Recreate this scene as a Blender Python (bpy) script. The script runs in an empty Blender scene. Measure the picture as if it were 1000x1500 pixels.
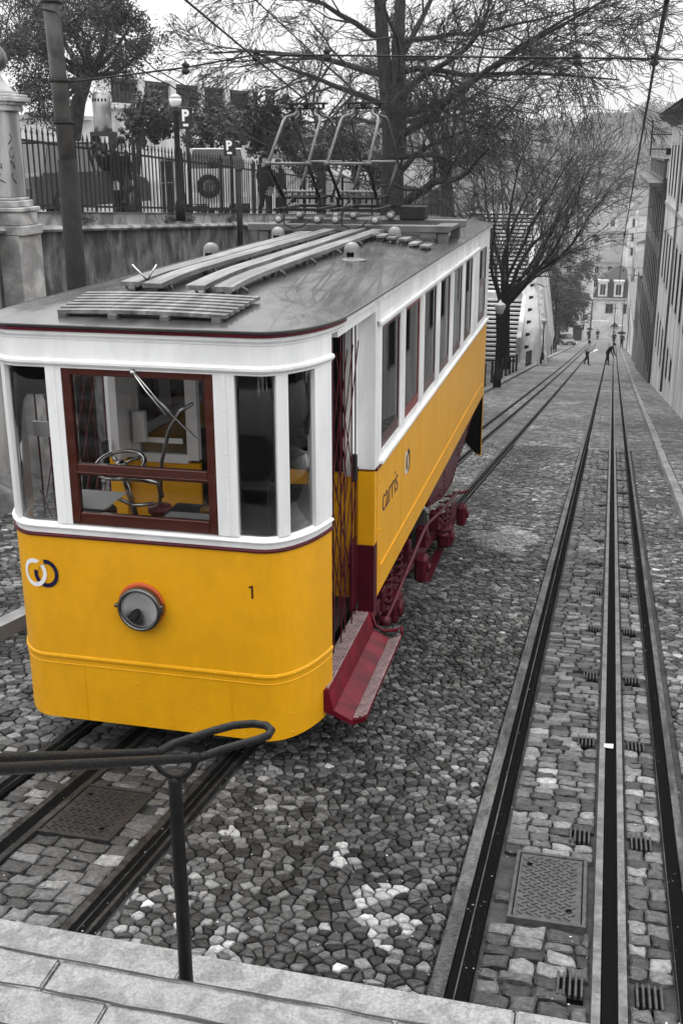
import bpy, bmesh, math, random
from mathutils import Vector, Matrix
R = random.Random(7)
SC = bpy.context.scene
COL = SC.collection
PI = math.pi

# ------------------------------------------------------------------ camera
CAM = dict(f=1605.74, fwd=Vector((-0.218003, 0.923896, -0.314470)), r=Vector((0.973454, 0.228871, -0.002425)), u=Vector((-0.069733, 0.306650, 0.949264)))
cam = bpy.data.cameras.new('camera'); camo = bpy.data.objects.new('camera', cam); COL.objects.link(camo)
m = Matrix.Identity(3)
m.col[0] = CAM['r'].normalized(); m.col[1] = CAM['u'].normalized(); m.col[2] = (-CAM['fwd']).normalized()
camo.matrix_world = m.to_4x4()
cam.sensor_fit = 'VERTICAL'; cam.sensor_height = 36.0; cam.lens = CAM['f'] / 1500 * 36.0
cam.clip_start = 0.05; cam.clip_end = 6000
SC.camera = camo

def ray(px, py):
    return (CAM['fwd'] * CAM['f'] + CAM['r'] * (px - 500) - CAM['u'] * (py - 750)) / CAM['f']
def at(px, py, y=None, x=None, z=None):
    d = ray(px, py)
    t = y / d.y if y is not None else (x / d.x if x is not None else z / d.z)
    return d * t
def gz(y):
    return -2.8 - 0.1553 * y + 4e-5 * y * y
def gat(px, py):
    d = ray(px, py)
    a = 4e-5 * d.y ** 2; b = -0.1553 * d.y - d.z; c = -2.8
    dd = max(b * b - 4 * a * c, 0) ** .5
    ts = sorted(t for t in ((-b - dd) / (2 * a), (-b + dd) / (2 * a)) if t > 0)
    return d * ts[0]

# ------------------------------------------------------------------ materials
MATS = {}
def mat(name, col, rough=.6, metal=0.0, var=.0, vscale=3.0, bump=0.0, bscale=20.0, stain=0.0, sscale=1.0, spec=.5, coat=0.0, streak=None, coord='Object'):
    if name in MATS: return MATS[name]
    if not isinstance(col, (tuple, list)): col = (col, col, col)
    if max(col) < .10: spec = min(spec, .14)
    mt = bpy.data.materials.new(name); mt.use_nodes = True
    nt = mt.node_tree; N = nt.nodes; L = nt.links
    b = N['Principled BSDF']
    b.inputs['Roughness'].default_value = rough; b.inputs['Metallic'].default_value = metal
    b.inputs['Specular IOR Level'].default_value = spec
    b.inputs['Coat Weight'].default_value = coat
    b.inputs['Base Color'].default_value = (*col, 1)
    tc = N.new('ShaderNodeTexCoord'); co = tc.outputs[coord]
    if streak:
        mp = N.new('ShaderNodeMapping'); mp.inputs['Scale'].default_value = streak; L.new(co, mp.inputs['Vector']); sco = mp.outputs['Vector']
    else: sco = co
    cur = None
    def mul(prev, src, lo, hi, fmin=.3, fmax=.7):
        mr = N.new('ShaderNodeMapRange'); mr.inputs['From Min'].default_value = fmin; mr.inputs['From Max'].default_value = fmax
        mr.inputs['To Min'].default_value = lo; mr.inputs['To Max'].default_value = hi; L.new(src, mr.inputs['Value'])
        mx = N.new('ShaderNodeVectorMath'); mx.operation = 'SCALE'
        if prev is None: mx.inputs[0].default_value = col
        else: L.new(prev, mx.inputs[0])
        L.new(mr.outputs['Result'], mx.inputs['Scale'])
        return mx.outputs[0]
    if var:
        n = N.new('ShaderNodeTexNoise'); n.inputs['Scale'].default_value = vscale; n.inputs['Detail'].default_value = 8; n.inputs['Roughness'].default_value = .65
        L.new(sco, n.inputs['Vector']); cur = mul(cur, n.outputs['Fac'], 1 - var, 1 + var)
    if stain:
        n = N.new('ShaderNodeTexNoise'); n.inputs['Scale'].default_value = sscale; n.inputs['Detail'].default_value = 5; n.inputs['Distortion'].default_value = .6
        L.new(sco, n.inputs['Vector']); cur = mul(cur, n.outputs['Fac'], 1 - stain, 1.0, .42, .56)
    if cur is not None: L.new(cur, b.inputs['Base Color'])
    if bump:
        n = N.new('ShaderNodeTexNoise'); n.inputs['Scale'].default_value = bscale; n.inputs['Detail'].default_value = 6
        L.new(co, n.inputs['Vector']); bp = N.new('ShaderNodeBump'); bp.inputs['Strength'].default_value = bump; bp.inputs['Distance'].default_value = .02
        L.new(n.outputs['Fac'], bp.inputs['Height']); L.new(bp.outputs['Normal'], b.inputs['Normal'])
    MATS[name] = mt
    return mt

def glass(name, tint=.9, f0=1.5, dark=None):
    if name in MATS: return MATS[name]
    mt = bpy.data.materials.new(name); mt.use_nodes = True
    nt = mt.node_tree; N = nt.nodes; L = nt.links; N.remove(N['Principled BSDF'])
    out = N['Material Output']
    tr = N.new('ShaderNodeBsdfTransparent'); tr.inputs['Color'].default_value = (tint, tint, tint, 1)
    gl = N.new('ShaderNodeBsdfGlossy'); gl.inputs['Roughness'].default_value = .015
    fr = N.new('ShaderNodeFresnel'); fr.inputs['IOR'].default_value = f0
    mx = N.new('ShaderNodeMixShader'); L.new(fr.outputs[0], mx.inputs[0]); L.new(tr.outputs[0], mx.inputs[1]); L.new(gl.outputs[0], mx.inputs[2])
    L.new(mx.outputs[0], out.inputs['Surface']); MATS[name] = mt
    return mt

# ------------------------------------------------------------------ mesh builder
class MB:
    def __init__(s, off=(0, 0, 0)):
        s.v = []; s.f = []; s.sm = []; s.mi = []; s.off = Vector(off); s.m = 0; s.att = None
    def add(s, vs, fs, smooth=False):
        n = len(s.v)
        s.v.extend(tuple(v) for v in vs)
        for f in fs: s.f.append(tuple(i + n for i in f)); s.sm.append(smooth); s.mi.append(s.m)
        return s
    def box(s, x0, x1, y0, y1, z0, z1):
        return s.add([(x0,y0,z0),(x1,y0,z0),(x1,y1,z0),(x0,y1,z0),(x0,y0,z1),(x1,y0,z1),(x1,y1,z1),(x0,y1,z1)],
              [(0,3,2,1),(4,5,6,7),(0,1,5,4),(1,2,6,5),(2,3,7,6),(3,0,4,7)])
    def bbox(s, x0, x1, y0, y1, z0, z1, b=.01):
        bm = bmesh.new(); bmesh.ops.create_cube(bm, size=1)
        for v in bm.verts: v.co = Vector(((x0+x1)/2 + v.co.x*(x1-x0), (y0+y1)/2 + v.co.y*(y1-y0), (z0+z1)/2 + v.co.z*(z1-z0)))
        b = min(b, abs(x1-x0)*.45, abs(y1-y0)*.45, abs(z1-z0)*.45)
        bmesh.ops.bevel(bm, geom=bm.edges[:], offset=b, segments=1, affect='EDGES')
        bm.verts.index_update()
        s.add([v.co[:] for v in bm.verts], [[v.index for v in f.verts] for f in bm.faces]); bm.free(); return s
    def bar(s, a, b, w, h, up=(0,0,1)):
        a = Vector(a); b = Vector(b); d = (b - a).normalized(); up = Vector(up)
        x = d.cross(up)
        if x.length < 1e-4: x = d.cross(Vector((1,0,0)))
        x.normalize(); u = x.cross(d).normalized()
        vs = [p + x*sx*w/2 + u*su*h/2 for p in (a, b) for sx, su in ((-1,-1),(1,-1),(1,1),(-1,1))]
        return s.add(vs, [(0,3,2,1),(4,5,6,7),(0,1,5,4),(1,2,6,5),(2,3,7,6),(3,0,4,7)])
    def tube(s, pts, r, n=8, cap=True, closed=False):
        pts = [Vector(p) for p in pts]
        k = len(pts)
        if not isinstance(r, (list, tuple)): r = [r] * k
        vs = []; fs = []
        prev = None
        for i, p in enumerate(pts):
            if closed: d = pts[(i+1) % k] - pts[i-1]
            elif i == 0: d = pts[1] - p
            elif i == k-1: d = p - pts[i-1]
            else: d = pts[i+1] - pts[i-1]
            if d.length < 1e-9: d = Vector((0,0,1))
            d.normalize()
            if prev is None:
                x = d.cross(Vector((0,0,1)))
                if x.length < .05: x = d.cross(Vector((0,1,0)))
            else:
                x = prev - d * prev.dot(d)
                if x.length < 1e-5: x = d.cross(Vector((.3,.5,1)))
            x.normalize(); prev = x; y = d.cross(x)
            for j in range(n):
                a = 2*PI*j/n
                vs.append(p + (x*math.cos(a) + y*math.sin(a)) * r[i])
        m_ = k if closed else k-1
        for i in range(m_):
            for j in range(n):
                a = i*n + j; b = i*n + (j+1) % n; c = ((i+1) % k)*n + (j+1) % n; d_ = ((i+1) % k)*n + j
                fs.append((a, b, c, d_))
        if cap and not closed:
            fs.append(tuple(range(n-1, -1, -1))); fs.append(tuple((k-1)*n + j for j in range(n)))
        return s.add(vs, fs, True)
    def cyl(s, a, b, r, n=16): return s.tube([a, b], r, n)
    def lathe(s, c, prof, n=16, axis=(0,0,1), smooth=True):
        ax = Vector(axis).normalized(); x = ax.orthogonal().normalized(); y = ax.cross(x); c = Vector(c)
        vs = []; fs = []
        for r, h in prof:
            for j in range(n):
                a = 2*PI*j/n + PI/n; vs.append(c + ax*h + (x*math.cos(a) + y*math.sin(a))*max(r, 1e-4))
        for i in range(len(prof)-1):
            for j in range(n): fs.append((i*n+j, i*n+(j+1) % n, (i+1)*n+(j+1) % n, (i+1)*n+j))
        fs.append(tuple(range(n-1, -1, -1))); fs.append(tuple((len(prof)-1)*n + j for j in range(n)))
        return s.add(vs, fs, smooth)
    def prism(s, poly, ext):
        n = len(poly); e = Vector(ext); vs = [Vector(p) for p in poly] + [Vector(p) + e for p in poly]
        return s.add(vs, [tuple(range(n-1, -1, -1)), tuple(range(n, 2*n))] + [(i, (i+1) % n, n+(i+1) % n, n+i) for i in range(n)])
    def build(s, name, m, parent=None, fix=True):
        me = bpy.data.meshes.new(name)
        o_ = s.off
        me.from_pydata([(v[0]-o_.x, v[1]-o_.y, v[2]-o_.z) for v in s.v], [], s.f)
        ms = m if isinstance(m, (list, tuple)) else [m]
        for q in ms: me.materials.append(q)
        me.polygons.foreach_set('use_smooth', s.sm)
        if len(ms) > 1: me.polygons.foreach_set('material_index', s.mi)
        if s.att is not None:
            A = me.attributes.new('shade', 'FLOAT', 'FACE'); A.data.foreach_set('value', s.att)
        if fix:
            bm = bmesh.new(); bm.from_mesh(me); bmesh.ops.recalc_face_normals(bm, faces=bm.faces[:]); bm.to_mesh(me); bm.free()
        me.update()
        o = bpy.data.objects.new(name, me); COL.objects.link(o)
        if parent is not None: o.parent = parent
        elif s.off.length > 0: o.location = s.off
        return o
def thing(name, label, cat, loc=(0,0,0), rz=0, group=None):
    o = bpy.data.objects.new(name, None); COL.objects.link(o); o.location = loc; o.rotation_euler = (0,0,rz)
    o.empty_display_size = .2
    return tag(o, label, cat, group)
def tag(o, label, cat, group=None):
    o['label'] = label; o['category'] = cat
    if group: o['group'] = group
    return o
def struct(o, kind='structure'):
    o['kind'] = kind; return o
def copy_tree(o, loc, label, rz=None, scale=None, parent=None):
    c = o.copy(); COL.objects.link(c)
    if parent is None:
        c.location = loc; c['label'] = label
        if rz is not None: c.rotation_euler = (0,0,rz)
        if scale: c.scale = scale if isinstance(scale, tuple) else (scale,)*3
    else: c.parent = parent
    for ch in list(o.children): copy_tree(ch, None, None, parent=c)
    return c

# shared materials
IRON = mat('iron_black', .018, .5, 0, var=.5, vscale=9, bump=.3, bscale=60)
DSTEEL = mat('dark_steel', .035, .45, .2, var=.7, vscale=20, stain=.5, sscale=5, bump=.4, bscale=50)
STEEL = mat('worn_steel', .11, .45, .6, var=.7, vscale=22, stain=.55, sscale=5, streak=(1,.3,1), bump=.4, bscale=50)
GROOVE = mat('grease_shade_black', .004, .9, spec=.03)  # grease and the shade of grooves, gaps and recesses put in one near-black
WHITE = mat('white_paint', (.82,.825,.83), .38, var=.07, vscale=6, stain=.12, sscale=3, streak=(1,1,.25), coat=.25, bump=.03, bscale=12)
YEL = mat('yellow_paint', (.73,.350,.003), .42, var=.05, vscale=14, stain=.06, sscale=4, streak=(1,1,.6), coat=.12, bump=.05, bscale=9, spec=.35)
MAROON = mat('maroon_paint', (.065,.004,.011), .45, var=.3, vscale=5, bump=.15, bscale=30, coat=.2)
REDM = mat('red_step_paint', (.135,.003,.013), .45, var=.3, vscale=9, stain=.4, sscale=6, spec=.22)
BROWN = mat('varnished_brown', (.050,.010,.006), .35, var=.25, vscale=6, streak=(1,1,6), coat=.4)
DARKG = mat('dark_grey_paint', .035, .5, var=.3, vscale=5, bump=.1)
CHROME = mat('chrome', .55, .2, 1.0, var=.2, vscale=5)
PLASTER = mat('stained_plaster', .36, .85, var=.35, vscale=1.2, stain=.55, sscale=.8, streak=(2.2,2.2,.35), bump=.5, bscale=8)
WALLDARK = mat('damp_wall', .12, .85, var=.8, vscale=3.2, stain=.65, sscale=2.0, streak=(1,1.2,.7), bump=.6, bscale=7)
STONE = mat('pale_stone', .42, .75, var=.3, vscale=4, stain=.4, sscale=2.0, bump=.5, bscale=14)
SLAB = mat('limestone_slab', .27, .65, var=.35, vscale=70, stain=.30, sscale=10, bump=1.0, bscale=60)
BARK = mat('bark', .040, .9, var=.6, vscale=5, bump=.9, bscale=18, streak=(3,3,.6))
TWIG = mat('twig', .045, .85, var=.4, vscale=.8)
LEAF = mat('leaf_dark', .045, .6, var=.7, vscale=.9)
GLASSW = glass('window_glass', .84, 1.26)
GLASSS = glass('side_glass', .5, 1.5)
GLASSL = glass('lens_glass', .97, 1.35)
DARKPANE = mat('dark_pane', .010, .35, var=.6, vscale=.7, spec=.1)
def shade_mat(name, base, rough, b1=.5, bs=40):
    mt = mat(name, base, rough, var=.5, vscale=38, bump=b1, bscale=bs)
    nt = mt.node_tree; N = nt.nodes; L = nt.links
    at_ = N.new('ShaderNodeAttribute'); at_.attribute_name = 'shade'
    b = N['Principled BSDF']; src = b.inputs['Base Color'].links[0].from_socket
    vm = N.new('ShaderNodeVectorMath'); vm.operation = 'SCALE'; L.new(src, vm.inputs[0]); L.new(at_.outputs['Fac'], vm.inputs['Scale']); L.new(vm.outputs[0], b.inputs['Base Color'])
    return mt
COBBLE = shade_mat('cobble_stone', .078, .38)
# ------------------------------------------------------------------ ground
def far_ground_mat():
    mt = bpy.data.materials.new('far_cobbles'); mt.use_nodes = True
    nt = mt.node_tree; N = nt.nodes; L = nt.links; b = N['Principled BSDF']
    tc = N.new('ShaderNodeTexCoord')
    v = N.new('ShaderNodeTexVoronoi'); v.inputs['Scale'].default_value = 6.5; L.new(tc.outputs['Object'], v.inputs['Vector'])
    v2 = N.new('ShaderNodeTexVoronoi'); v2.feature = 'DISTANCE_TO_EDGE'; v2.inputs['Scale'].default_value = 6.5; L.new(tc.outputs['Object'], v2.inputs['Vector'])
    n = N.new('ShaderNodeTexNoise'); n.inputs['Scale'].default_value = 1.6; n.inputs['Detail'].default_value = 10; n.inputs['Roughness'].default_value = .72; L.new(tc.outputs['Object'], n.inputs['Vector'])
    bw = N.new('ShaderNodeSeparateColor'); L.new(v.outputs['Color'], bw.inputs[0])
    m1 = N.new('ShaderNodeMapRange'); m1.inputs['To Min'].default_value = .02; m1.inputs['To Max'].default_value = .22; L.new(bw.outputs[0], m1.inputs['Value'])
    m2 = N.new('ShaderNodeMapRange'); m2.inputs['From Max'].default_value = .12; m2.inputs['To Min'].default_value = .25; L.new(v2.outputs['Distance'], m2.inputs['Value'])
    m3 = N.new('ShaderNodeMapRange'); m3.inputs['From Min'].default_value = .36; m3.inputs['From Max'].default_value = .62; m3.inputs['To Min'].default_value = .35; m3.inputs['To Max'].default_value = 1.75; L.new(n.outputs['Fac'], m3.inputs['Value'])
    a = N.new('ShaderNodeMath'); a.operation = 'MULTIPLY'; L.new(m1.outputs[0], a.inputs[0]); L.new(m2.outputs[0], a.inputs[1])
    c = N.new('ShaderNodeMath'); c.operation = 'MULTIPLY'; L.new(a.outputs[0], c.inputs[0]); L.new(m3.outputs[0], c.inputs[1])
    n4 = N.new('ShaderNodeTexNoise'); n4.inputs['Scale'].default_value = .28; n4.inputs['Detail'].default_value = 4; L.new(tc.outputs['Object'], n4.inputs['Vector'])
    m4 = N.new('ShaderNodeMapRange'); m4.inputs['From Min'].default_value = .38; m4.inputs['From Max'].default_value = .62; m4.inputs['To Min'].default_value = .6; m4.inputs['To Max'].default_value = 1.25; L.new(n4.outputs['Fac'], m4.inputs['Value'])
    c4 = N.new('ShaderNodeMath'); c4.operation = 'MULTIPLY'; L.new(c.outputs[0], c4.inputs[0]); L.new(m4.outputs[0], c4.inputs[1]); c = c4
    cc = N.new('ShaderNodeCombineColor'); [L.new(c.outputs[0], cc.inputs[i]) for i in range(3)]
    L.new(cc.outputs[0], b.inputs['Base Color']); b.inputs['Roughness'].default_value = .55
    bp = N.new('ShaderNodeBump'); bp.inputs['Strength'].default_value = .8; bp.inputs['Distance'].default_value = .03; L.new(m2.outputs[0], bp.inputs['Height']); L.new(bp.outputs[0], b.inputs['Normal'])
    MATS['far'] = mt
    return mt
FAR = far_ground_mat()
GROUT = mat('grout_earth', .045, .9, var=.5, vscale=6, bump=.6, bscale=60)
YN = 26.0            # individually modelled paving up to here
def kL(y): return -4.85 + .007*y if y < 100 else -4.15 + .018*(y-100)
def kR(y): return 1.22 + .0095*y
def ribbon(mb, xa, xb, y0, y1, dz, step=2.0, nx=1):
    ys = [y0 + (y1-y0)*i/max(1, int((y1-y0)/step)) for i in range(max(1, int((y1-y0)/step))+1)]
    vs = []; fs = []
    for y in ys:
        a = xa(y) if callable(xa) else xa; b = xb(y) if callable(xb) else xb
        for i in range(nx+1): vs.append((a+(b-a)*i/nx, y, gz(y) + dz))
    w = nx+1
    for i in range(len(ys)-1):
        for j in range(nx): fs.append((i*w+j, i*w+j+1, (i+1)*w+j+1, (i+1)*w+j))
    mb.add(vs, fs)
mb = MB(); ribbon(mb, -9, 12, -3, YN+2, -.030); struct(mb.build('street_bed', GROUT))
mb = MB(); ribbon(mb, kL, kR, YN, 235, -.004); struct(mb.build('street', FAR))
mb = MB(); ribbon(mb, -9.5, lambda y: kL(y)-.18, YN, 235, .11); struct(mb.build('left_pavement', FAR))
mb = MB(); ribbon(mb, -60, -9.5, 90, 235, .1, 10); ribbon(mb, 9, 60, 90, 235, .1, 10); struct(mb.build('ground', GROUT))
PAVE = FAR
mb = MB(); ribbon(mb, lambda y: kR(y)+.17, 9, -3, 235, .10, 1.0, 3); struct(mb.build('right_pavement', PAVE))

def clip(poly, p, n):
    out = []
    for i in range(len(poly)):
        a = poly[i-1]; b = poly[i]
        da = (a[0]-p[0])*n[0] + (a[1]-p[1])*n[1]; db = (b[0]-p[0])*n[0] + (b[1]-p[1])*n[1]
        if da <= 0 and db <= 0: out.append(b)
        elif da <= 0 < db or db <= 0 < da:
            t = da/(da-db); q = (a[0]+(b[0]-a[0])*t, a[1]+(b[1]-a[1])*t); out.append(q)
            if db <= 0: out.append(b)
    return out
STN = MB(); STN.att = []
def stone(poly, h=0.0, shade=1.0, inset=.006, base=-.05, tilt=.006, rnd=.007):
    n = len(poly)
    if n < 3: return
    cx = sum(p[0] for p in poly)/n; cy = sum(p[1] for p in poly)/n
    rr = min(math.hypot(p[0]-cx, p[1]-cy) for p in poly)
    if rr < .016: return
    def sc(d):
        o = []
        for p in poly:
            L_ = math.hypot(p[0]-cx, p[1]-cy); k = max(.1, 1-d/L_); o.append((cx+(p[0]-cx)*k, cy+(p[1]-cy)*k))
        return o
    tx = R.uniform(-1, 1)*tilt*10; ty = R.uniform(-1, 1)*tilt*10
    hz = h + R.uniform(-.004, .004)
    a = sc(inset); b = sc(inset+.004); c = sc(inset+rnd+.004)
    zf = lambda p, dz: gz(p[1]) + hz + dz + (p[0]-cx)*tx + (p[1]-cy)*ty
    vs = [(p[0], p[1], gz(p[1])+h+base) for p in a] + [(p[0], p[1], zf(p, -.009)) for p in b] + [(p[0], p[1], zf(p, -.002)) for p in c] + [(cx, cy, gz(cy)+hz+.001)]
    fs = []
    for k in range(2):
        for i in range(n): fs.append((k*n+i, k*n+(i+1) % n, (k+1)*n+(i+1) % n, (k+1)*n+i))
    for i in range(n): fs.append((2*n+i, 2*n+(i+1) % n, 3*n))
    k0 = len(STN.f); STN.add(vs, fs, False); STN.att.extend([shade]*(len(STN.f)-k0))
WSPOTS = [(gat(px, py), r) for px, py, r in ((495,1243,.07),(508,1258,.05),(520,1282,.06),(540,1300,.07),(537,1315,.06),(568,1313,.05),(552,1352,.07),(588,1350,.08),(606,1345,.05),(560,1372,.07),(545,1345,.05),(580,1305,.05),(472,1120,.03),(392,1183,.04),(342,1215,.04),(380,1140,.03),(625,1232,.03),(318,1372,.07),(296,1252,.04),(637,1012,.04),(275,1250,.03),(490,1270,.04))]
def sh(x, y):
    s = R.choice((.3, .42, .55, .7, .85, 1, 1.2, 1.5, 2.0, 2.7)) * R.uniform(.85, 1.15)
    if R.random() < .022: s *= R.uniform(1.8, 3.2)
    d = math.hypot((x+1.06), (y-13.9)*.45)
    if d < .42+.1*math.sin(x*9+y*5): s = s**.4*2.9
    for w, r in WSPOTS:
        if math.hypot(x-w.x, y-w.y) < r*1.15 and R.random() < .62: return R.uniform(1.8, 5.2)
    s *= 1 + .38*math.sin(x*2.1+y*.7)*math.sin(y*.9-x)
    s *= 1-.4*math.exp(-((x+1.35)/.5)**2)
    return s
def voro(xa, xb, y0, y1, s, dz=0.0, skip=None):
    """irregular hand-set stones filling xa(y)..xb(y)"""
    xlo = min(xa(y0), xa(y1))-s; xhi = max(xb(y0), xb(y1))+s
    ny = int((y1-y0)/s/.86)+3; nx = int((xhi-xlo)/s/1.12)+3
    P = {}
    for j in range(ny):
        for i in range(nx):
            P[i, j] = (xlo+(i+.5*(j % 2)+R.uniform(-.46, .46))*s*1.12, y0-s+(j+R.uniform(-.42, .42))*s*.86)
    for (i, j), p in P.items():
        x, y = p
        if y < y0 or y > y1: continue
        a = xa(y); b = xb(y)
        if x < a-.4*s or x > b+.4*s or (skip and skip(x, y)): continue
        poly = [(x-s*1.4, y-s*1.4), (x+s*1.4, y-s*1.4), (x+s*1.4, y+s*1.4), (x-s*1.4, y+s*1.4)]
        for di in (-2, -1, 0, 1, 2):
            for dj in (-2, -1, 0, 1, 2):
                q = P.get((i+di, j+dj))
                if q is None or (di == 0 and dj == 0): continue
                poly = clip(poly, ((x+q[0])/2, (y+q[1])/2), (q[0]-x, q[1]-y))
                if len(poly) < 3: break
            if len(poly) < 3: break
        if len(poly) < 3: continue
        poly = clip(poly, (a, y), (-1, 0)); 
        if len(poly) >= 3: poly = clip(poly, (b, y), (1, 0))
        if len(poly) < 3: continue
        stone(poly, dz, sh(x, y), inset=.0018 if s < .1 else .004)
def rows(xa, xb, y0, y1, pitch, wmin, wmax, skip=None, soft=.017):
    y = y0
    while y < y1:
        p = pitch*R.uniform(.8, 1.25); x = xa(y)+R.uniform(-.02, 0)
        end = xb(y)
        while x < end-.02:
            w = R.uniform(wmin, wmax)
            if x+w > end-.035: w = end-x
            if not (skip and skip(x+w/2, y+p/2)):
                j = lambda: R.uniform(-soft, soft)
                n = 2
                poly = [(x+j()*.6, y+j()), (x+w*.5, y+j()-.004), (x+w+j()*.6, y+j()), (x+w+.003, y+p*.5), (x+w+j()*.6, y+p+j()), (x+w*.5, y+p+j()+.004), (x+j()*.6, y+p+j()), (x-.003, y+p*.5)]
                poly = [(min(max(q[0], xa(y)), end), q[1]) for q in poly]
                stone(poly, 0, sh(x+w/2, y)**.75*1.05, inset=.005, rnd=.012)
            x += w
        y += p
ts = .0110
RX = dict(RL=-.47, S=.19, RR=.52, LR=-2.17, LS=-2.90, LL=-3.30)
def rx(k, o=0.0): return lambda y: RX[k] + ts*y + o if k[0] != 'L' or k in () else RX[k] + .0098*y + o
rx = lambda k, o=0.0: (lambda y: RX[k] + (.0098 if k in ('LR', 'LS', 'LL') else ts)*y + o)
MH = [(-.24, .13, 4.42, 5.12), (-2.80, -2.36, 4.58, 5.22)]
GR = []
gy = 3.95
while gy < YN:
    GR.append((rx('S', -.165)(gy), gy)); GR.append((rx('S', .165)(gy), gy)); gy += 1.40 + .01*gy
def skipm(x, y):
    for a, b, c, d in MH:
        if a-.03 < x < b+.03 and c-.03 < y < d+.03: return True
    for a, c in GR:
        if abs(x-a) < .075 and abs(y-c) < .10: return True
    return False
hid = lambda x, y: -3.5 < x < -1.9 and 9.5 < y < 15.5
Y0 = 3.55
voro(rx('LR', .1), rx('RL', -.095), Y0, 10, .062, skip=lambda x, y: hid(x, y))
voro(rx('LR', .1), rx('RL', -.095), 10, YN, .085, skip=lambda x, y: hid(x, y))
rows(rx('RL', .10), rx('S', -.083), Y0, YN, .088, .10, .17, skip=skipm)
rows(rx('S', .083), rx('RR', -.05), Y0, YN, .10, .09, .13, skip=skipm)
voro(rx('RR', .11), kR, Y0, YN, .085)
rows(rx('LS', .07), rx('LR', -.085), Y0, 9.5, .095, .10, .17, skip=skipm)
rows(rx('LL', .07), rx('LS', -.06), Y0, 9.5, .095, .10, .16)
rows(rx('LS', .07), rx('LR', -.085), 15.5, YN, .10, .10, .17)
rows(rx('LL', .07), rx('LS', -.06), 15.5, YN, .10, .10, .16)
voro(kL, rx('LL', -.08), Y0, 18, .088)
voro(lambda y: -8.3, lambda y: kL(y)-.19, 6.0, YN, .10, dz=.115)
st = STN.build('cobblestones', COBBLE, fix=False); st['kind'] = 'stuff'

# kerbs
KERB = mat('kerb_stone', .22, .7, var=.25, vscale=3, stain=.3, sscale=2, bump=.4, bscale=12)
def kerb(mb, fx, w, y0, y1, h, seg=1.1):
    y = y0
    while y < y1:
        e = min(y1, y+seg*R.uniform(.8, 1.2)); g = .008
        dx = R.uniform(-.008, .008)
        a = fx(y)+dx; b = fx(e)+dx
        vs = []
        for X, Y in ((a, y+g), (a+w, y+g), (b+w, e-g), (b, e-g)): vs += [(X, Y, gz(Y)-.06)]
        for X, Y in ((a+.01, y+g), (a+w-.01, y+g), (b+w-.01, e-g), (b+.01, e-g)): vs += [(X, Y, gz(Y)+h)]
        mb.add(vs, [(0,3,2,1),(4,5,6,7),(0,1,5,4),(1,2,6,5),(2,3,7,6),(3,0,4,7)])
        y = e
mb = MB(); kerb(mb, kR, .16, Y0, 60, .115); kerb(mb, kR, .16, 60, 200, .115, 4); struct(mb.build('right_kerb', KERB))
mb = MB(); kerb(mb, lambda y: kL(y)-.18, .18, 3.0, 60, .125); kerb(mb, lambda y: kL(y)-.18, .18, 60, 200, .125, 4); struct(mb.build('left_kerb', KERB))

# rails -------------------------------------------------------------
HEADM = STEEL
def rail(k, label, head, groove, lip, y0=3.5, y1=175.0):
    o = thing('rail', label, 'rail', (RX[k], y0, gz(y0)), group='rails of the two funicular tracks')
    def strip(name, a, b, top, bot, m):
        q = MB(off=o.location)
        ys = [y0 + i*2.0 for i in range(int((y1-y0)/2)+1)]
        vs = []; fs = []
        for y in ys:
            c = rx(k)(y); z = gz(y)
            vs += [(c+a, y, z+bot), (c+a+.003, y, z+top), (c+b-.003, y, z+top), (c+b, y, z+bot)]
        for i in range(len(ys)-1):
            for j in range(3): fs.append((i*4+j, i*4+j+1, i*4+j+5, i*4+j+4))
        fs.append((0,1,2,3)); q.add(vs, fs); return q.build(name, m, o)
    strip('rail_head', head[0], head[1], .012, -.05, STEEL if k[0] == 'R' else DSTEEL)
    strip('groove', groove[0], groove[1], .002, -.05, GROOVE)
    for l in lip: strip('guard_lip', l[0], l[1], .009, -.05, STEEL if k[0] == 'R' else DSTEEL)
    return o
rail('RL', 'left grooved running rail of the empty track beside the tram', (-.085, -.012), (-.012, .088), [(.022, .034), (.060, .066)])
rail('RR', 'right grooved running rail of the empty track, nearest the pavement', (.022, .07), (-.045, .022), [(-.05, -.042)])
rail('LR', 'right running rail emerging from under the tram front', (-.075, -.03), (-.03, .07), [(.0, .012), (.045, .07)])
rail('LL', 'left running rail emerging from under the tram front', (-.07, -.02), (-.02, .06), [(.02, .032)])
def slot(k, label):
    o = thing('cable_slot', label, 'cable slot', (RX[k], 3.5, gz(3.5)), group='cable slots between the rails')
    SM_ = mat('slot_steel', .15, .5, .2, var=.4, vscale=24, stain=.4, sscale=6, bump=.3, bscale=60) if k == 'S' else DSTEEL
    for nm, a, b, top, m in (('slot_rail', -.076, -.034, .012, SM_), ('slot_rail', .034, .076, .012, SM_), ('slot_gap', -.034, .034, .0015, GROOVE)):
        q = MB(off=o.location); ys = [3.5+i*2.0 for i in range(86)]; vs = []; fs = []
        for y in ys:
            c = rx(k)(y); z = gz(y); vs += [(c+a, y, z-.05), (c+a+.003, y, z+top), (c+b-.003, y, z+top), (c+b, y, z-.05)]
        for i in range(len(ys)-1):
            for j in range(3): fs.append((i*4+j, i*4+j+1, i*4+j+5, i*4+j+4))
        fs.append((0,1,2,3)); q.add(vs, fs); q.build(nm, m, o)
slot('S', 'long dark cable slot with pale steel edges in the empty track')
slot('LS', 'dark cable slot running under the tram between its rails')
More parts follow.
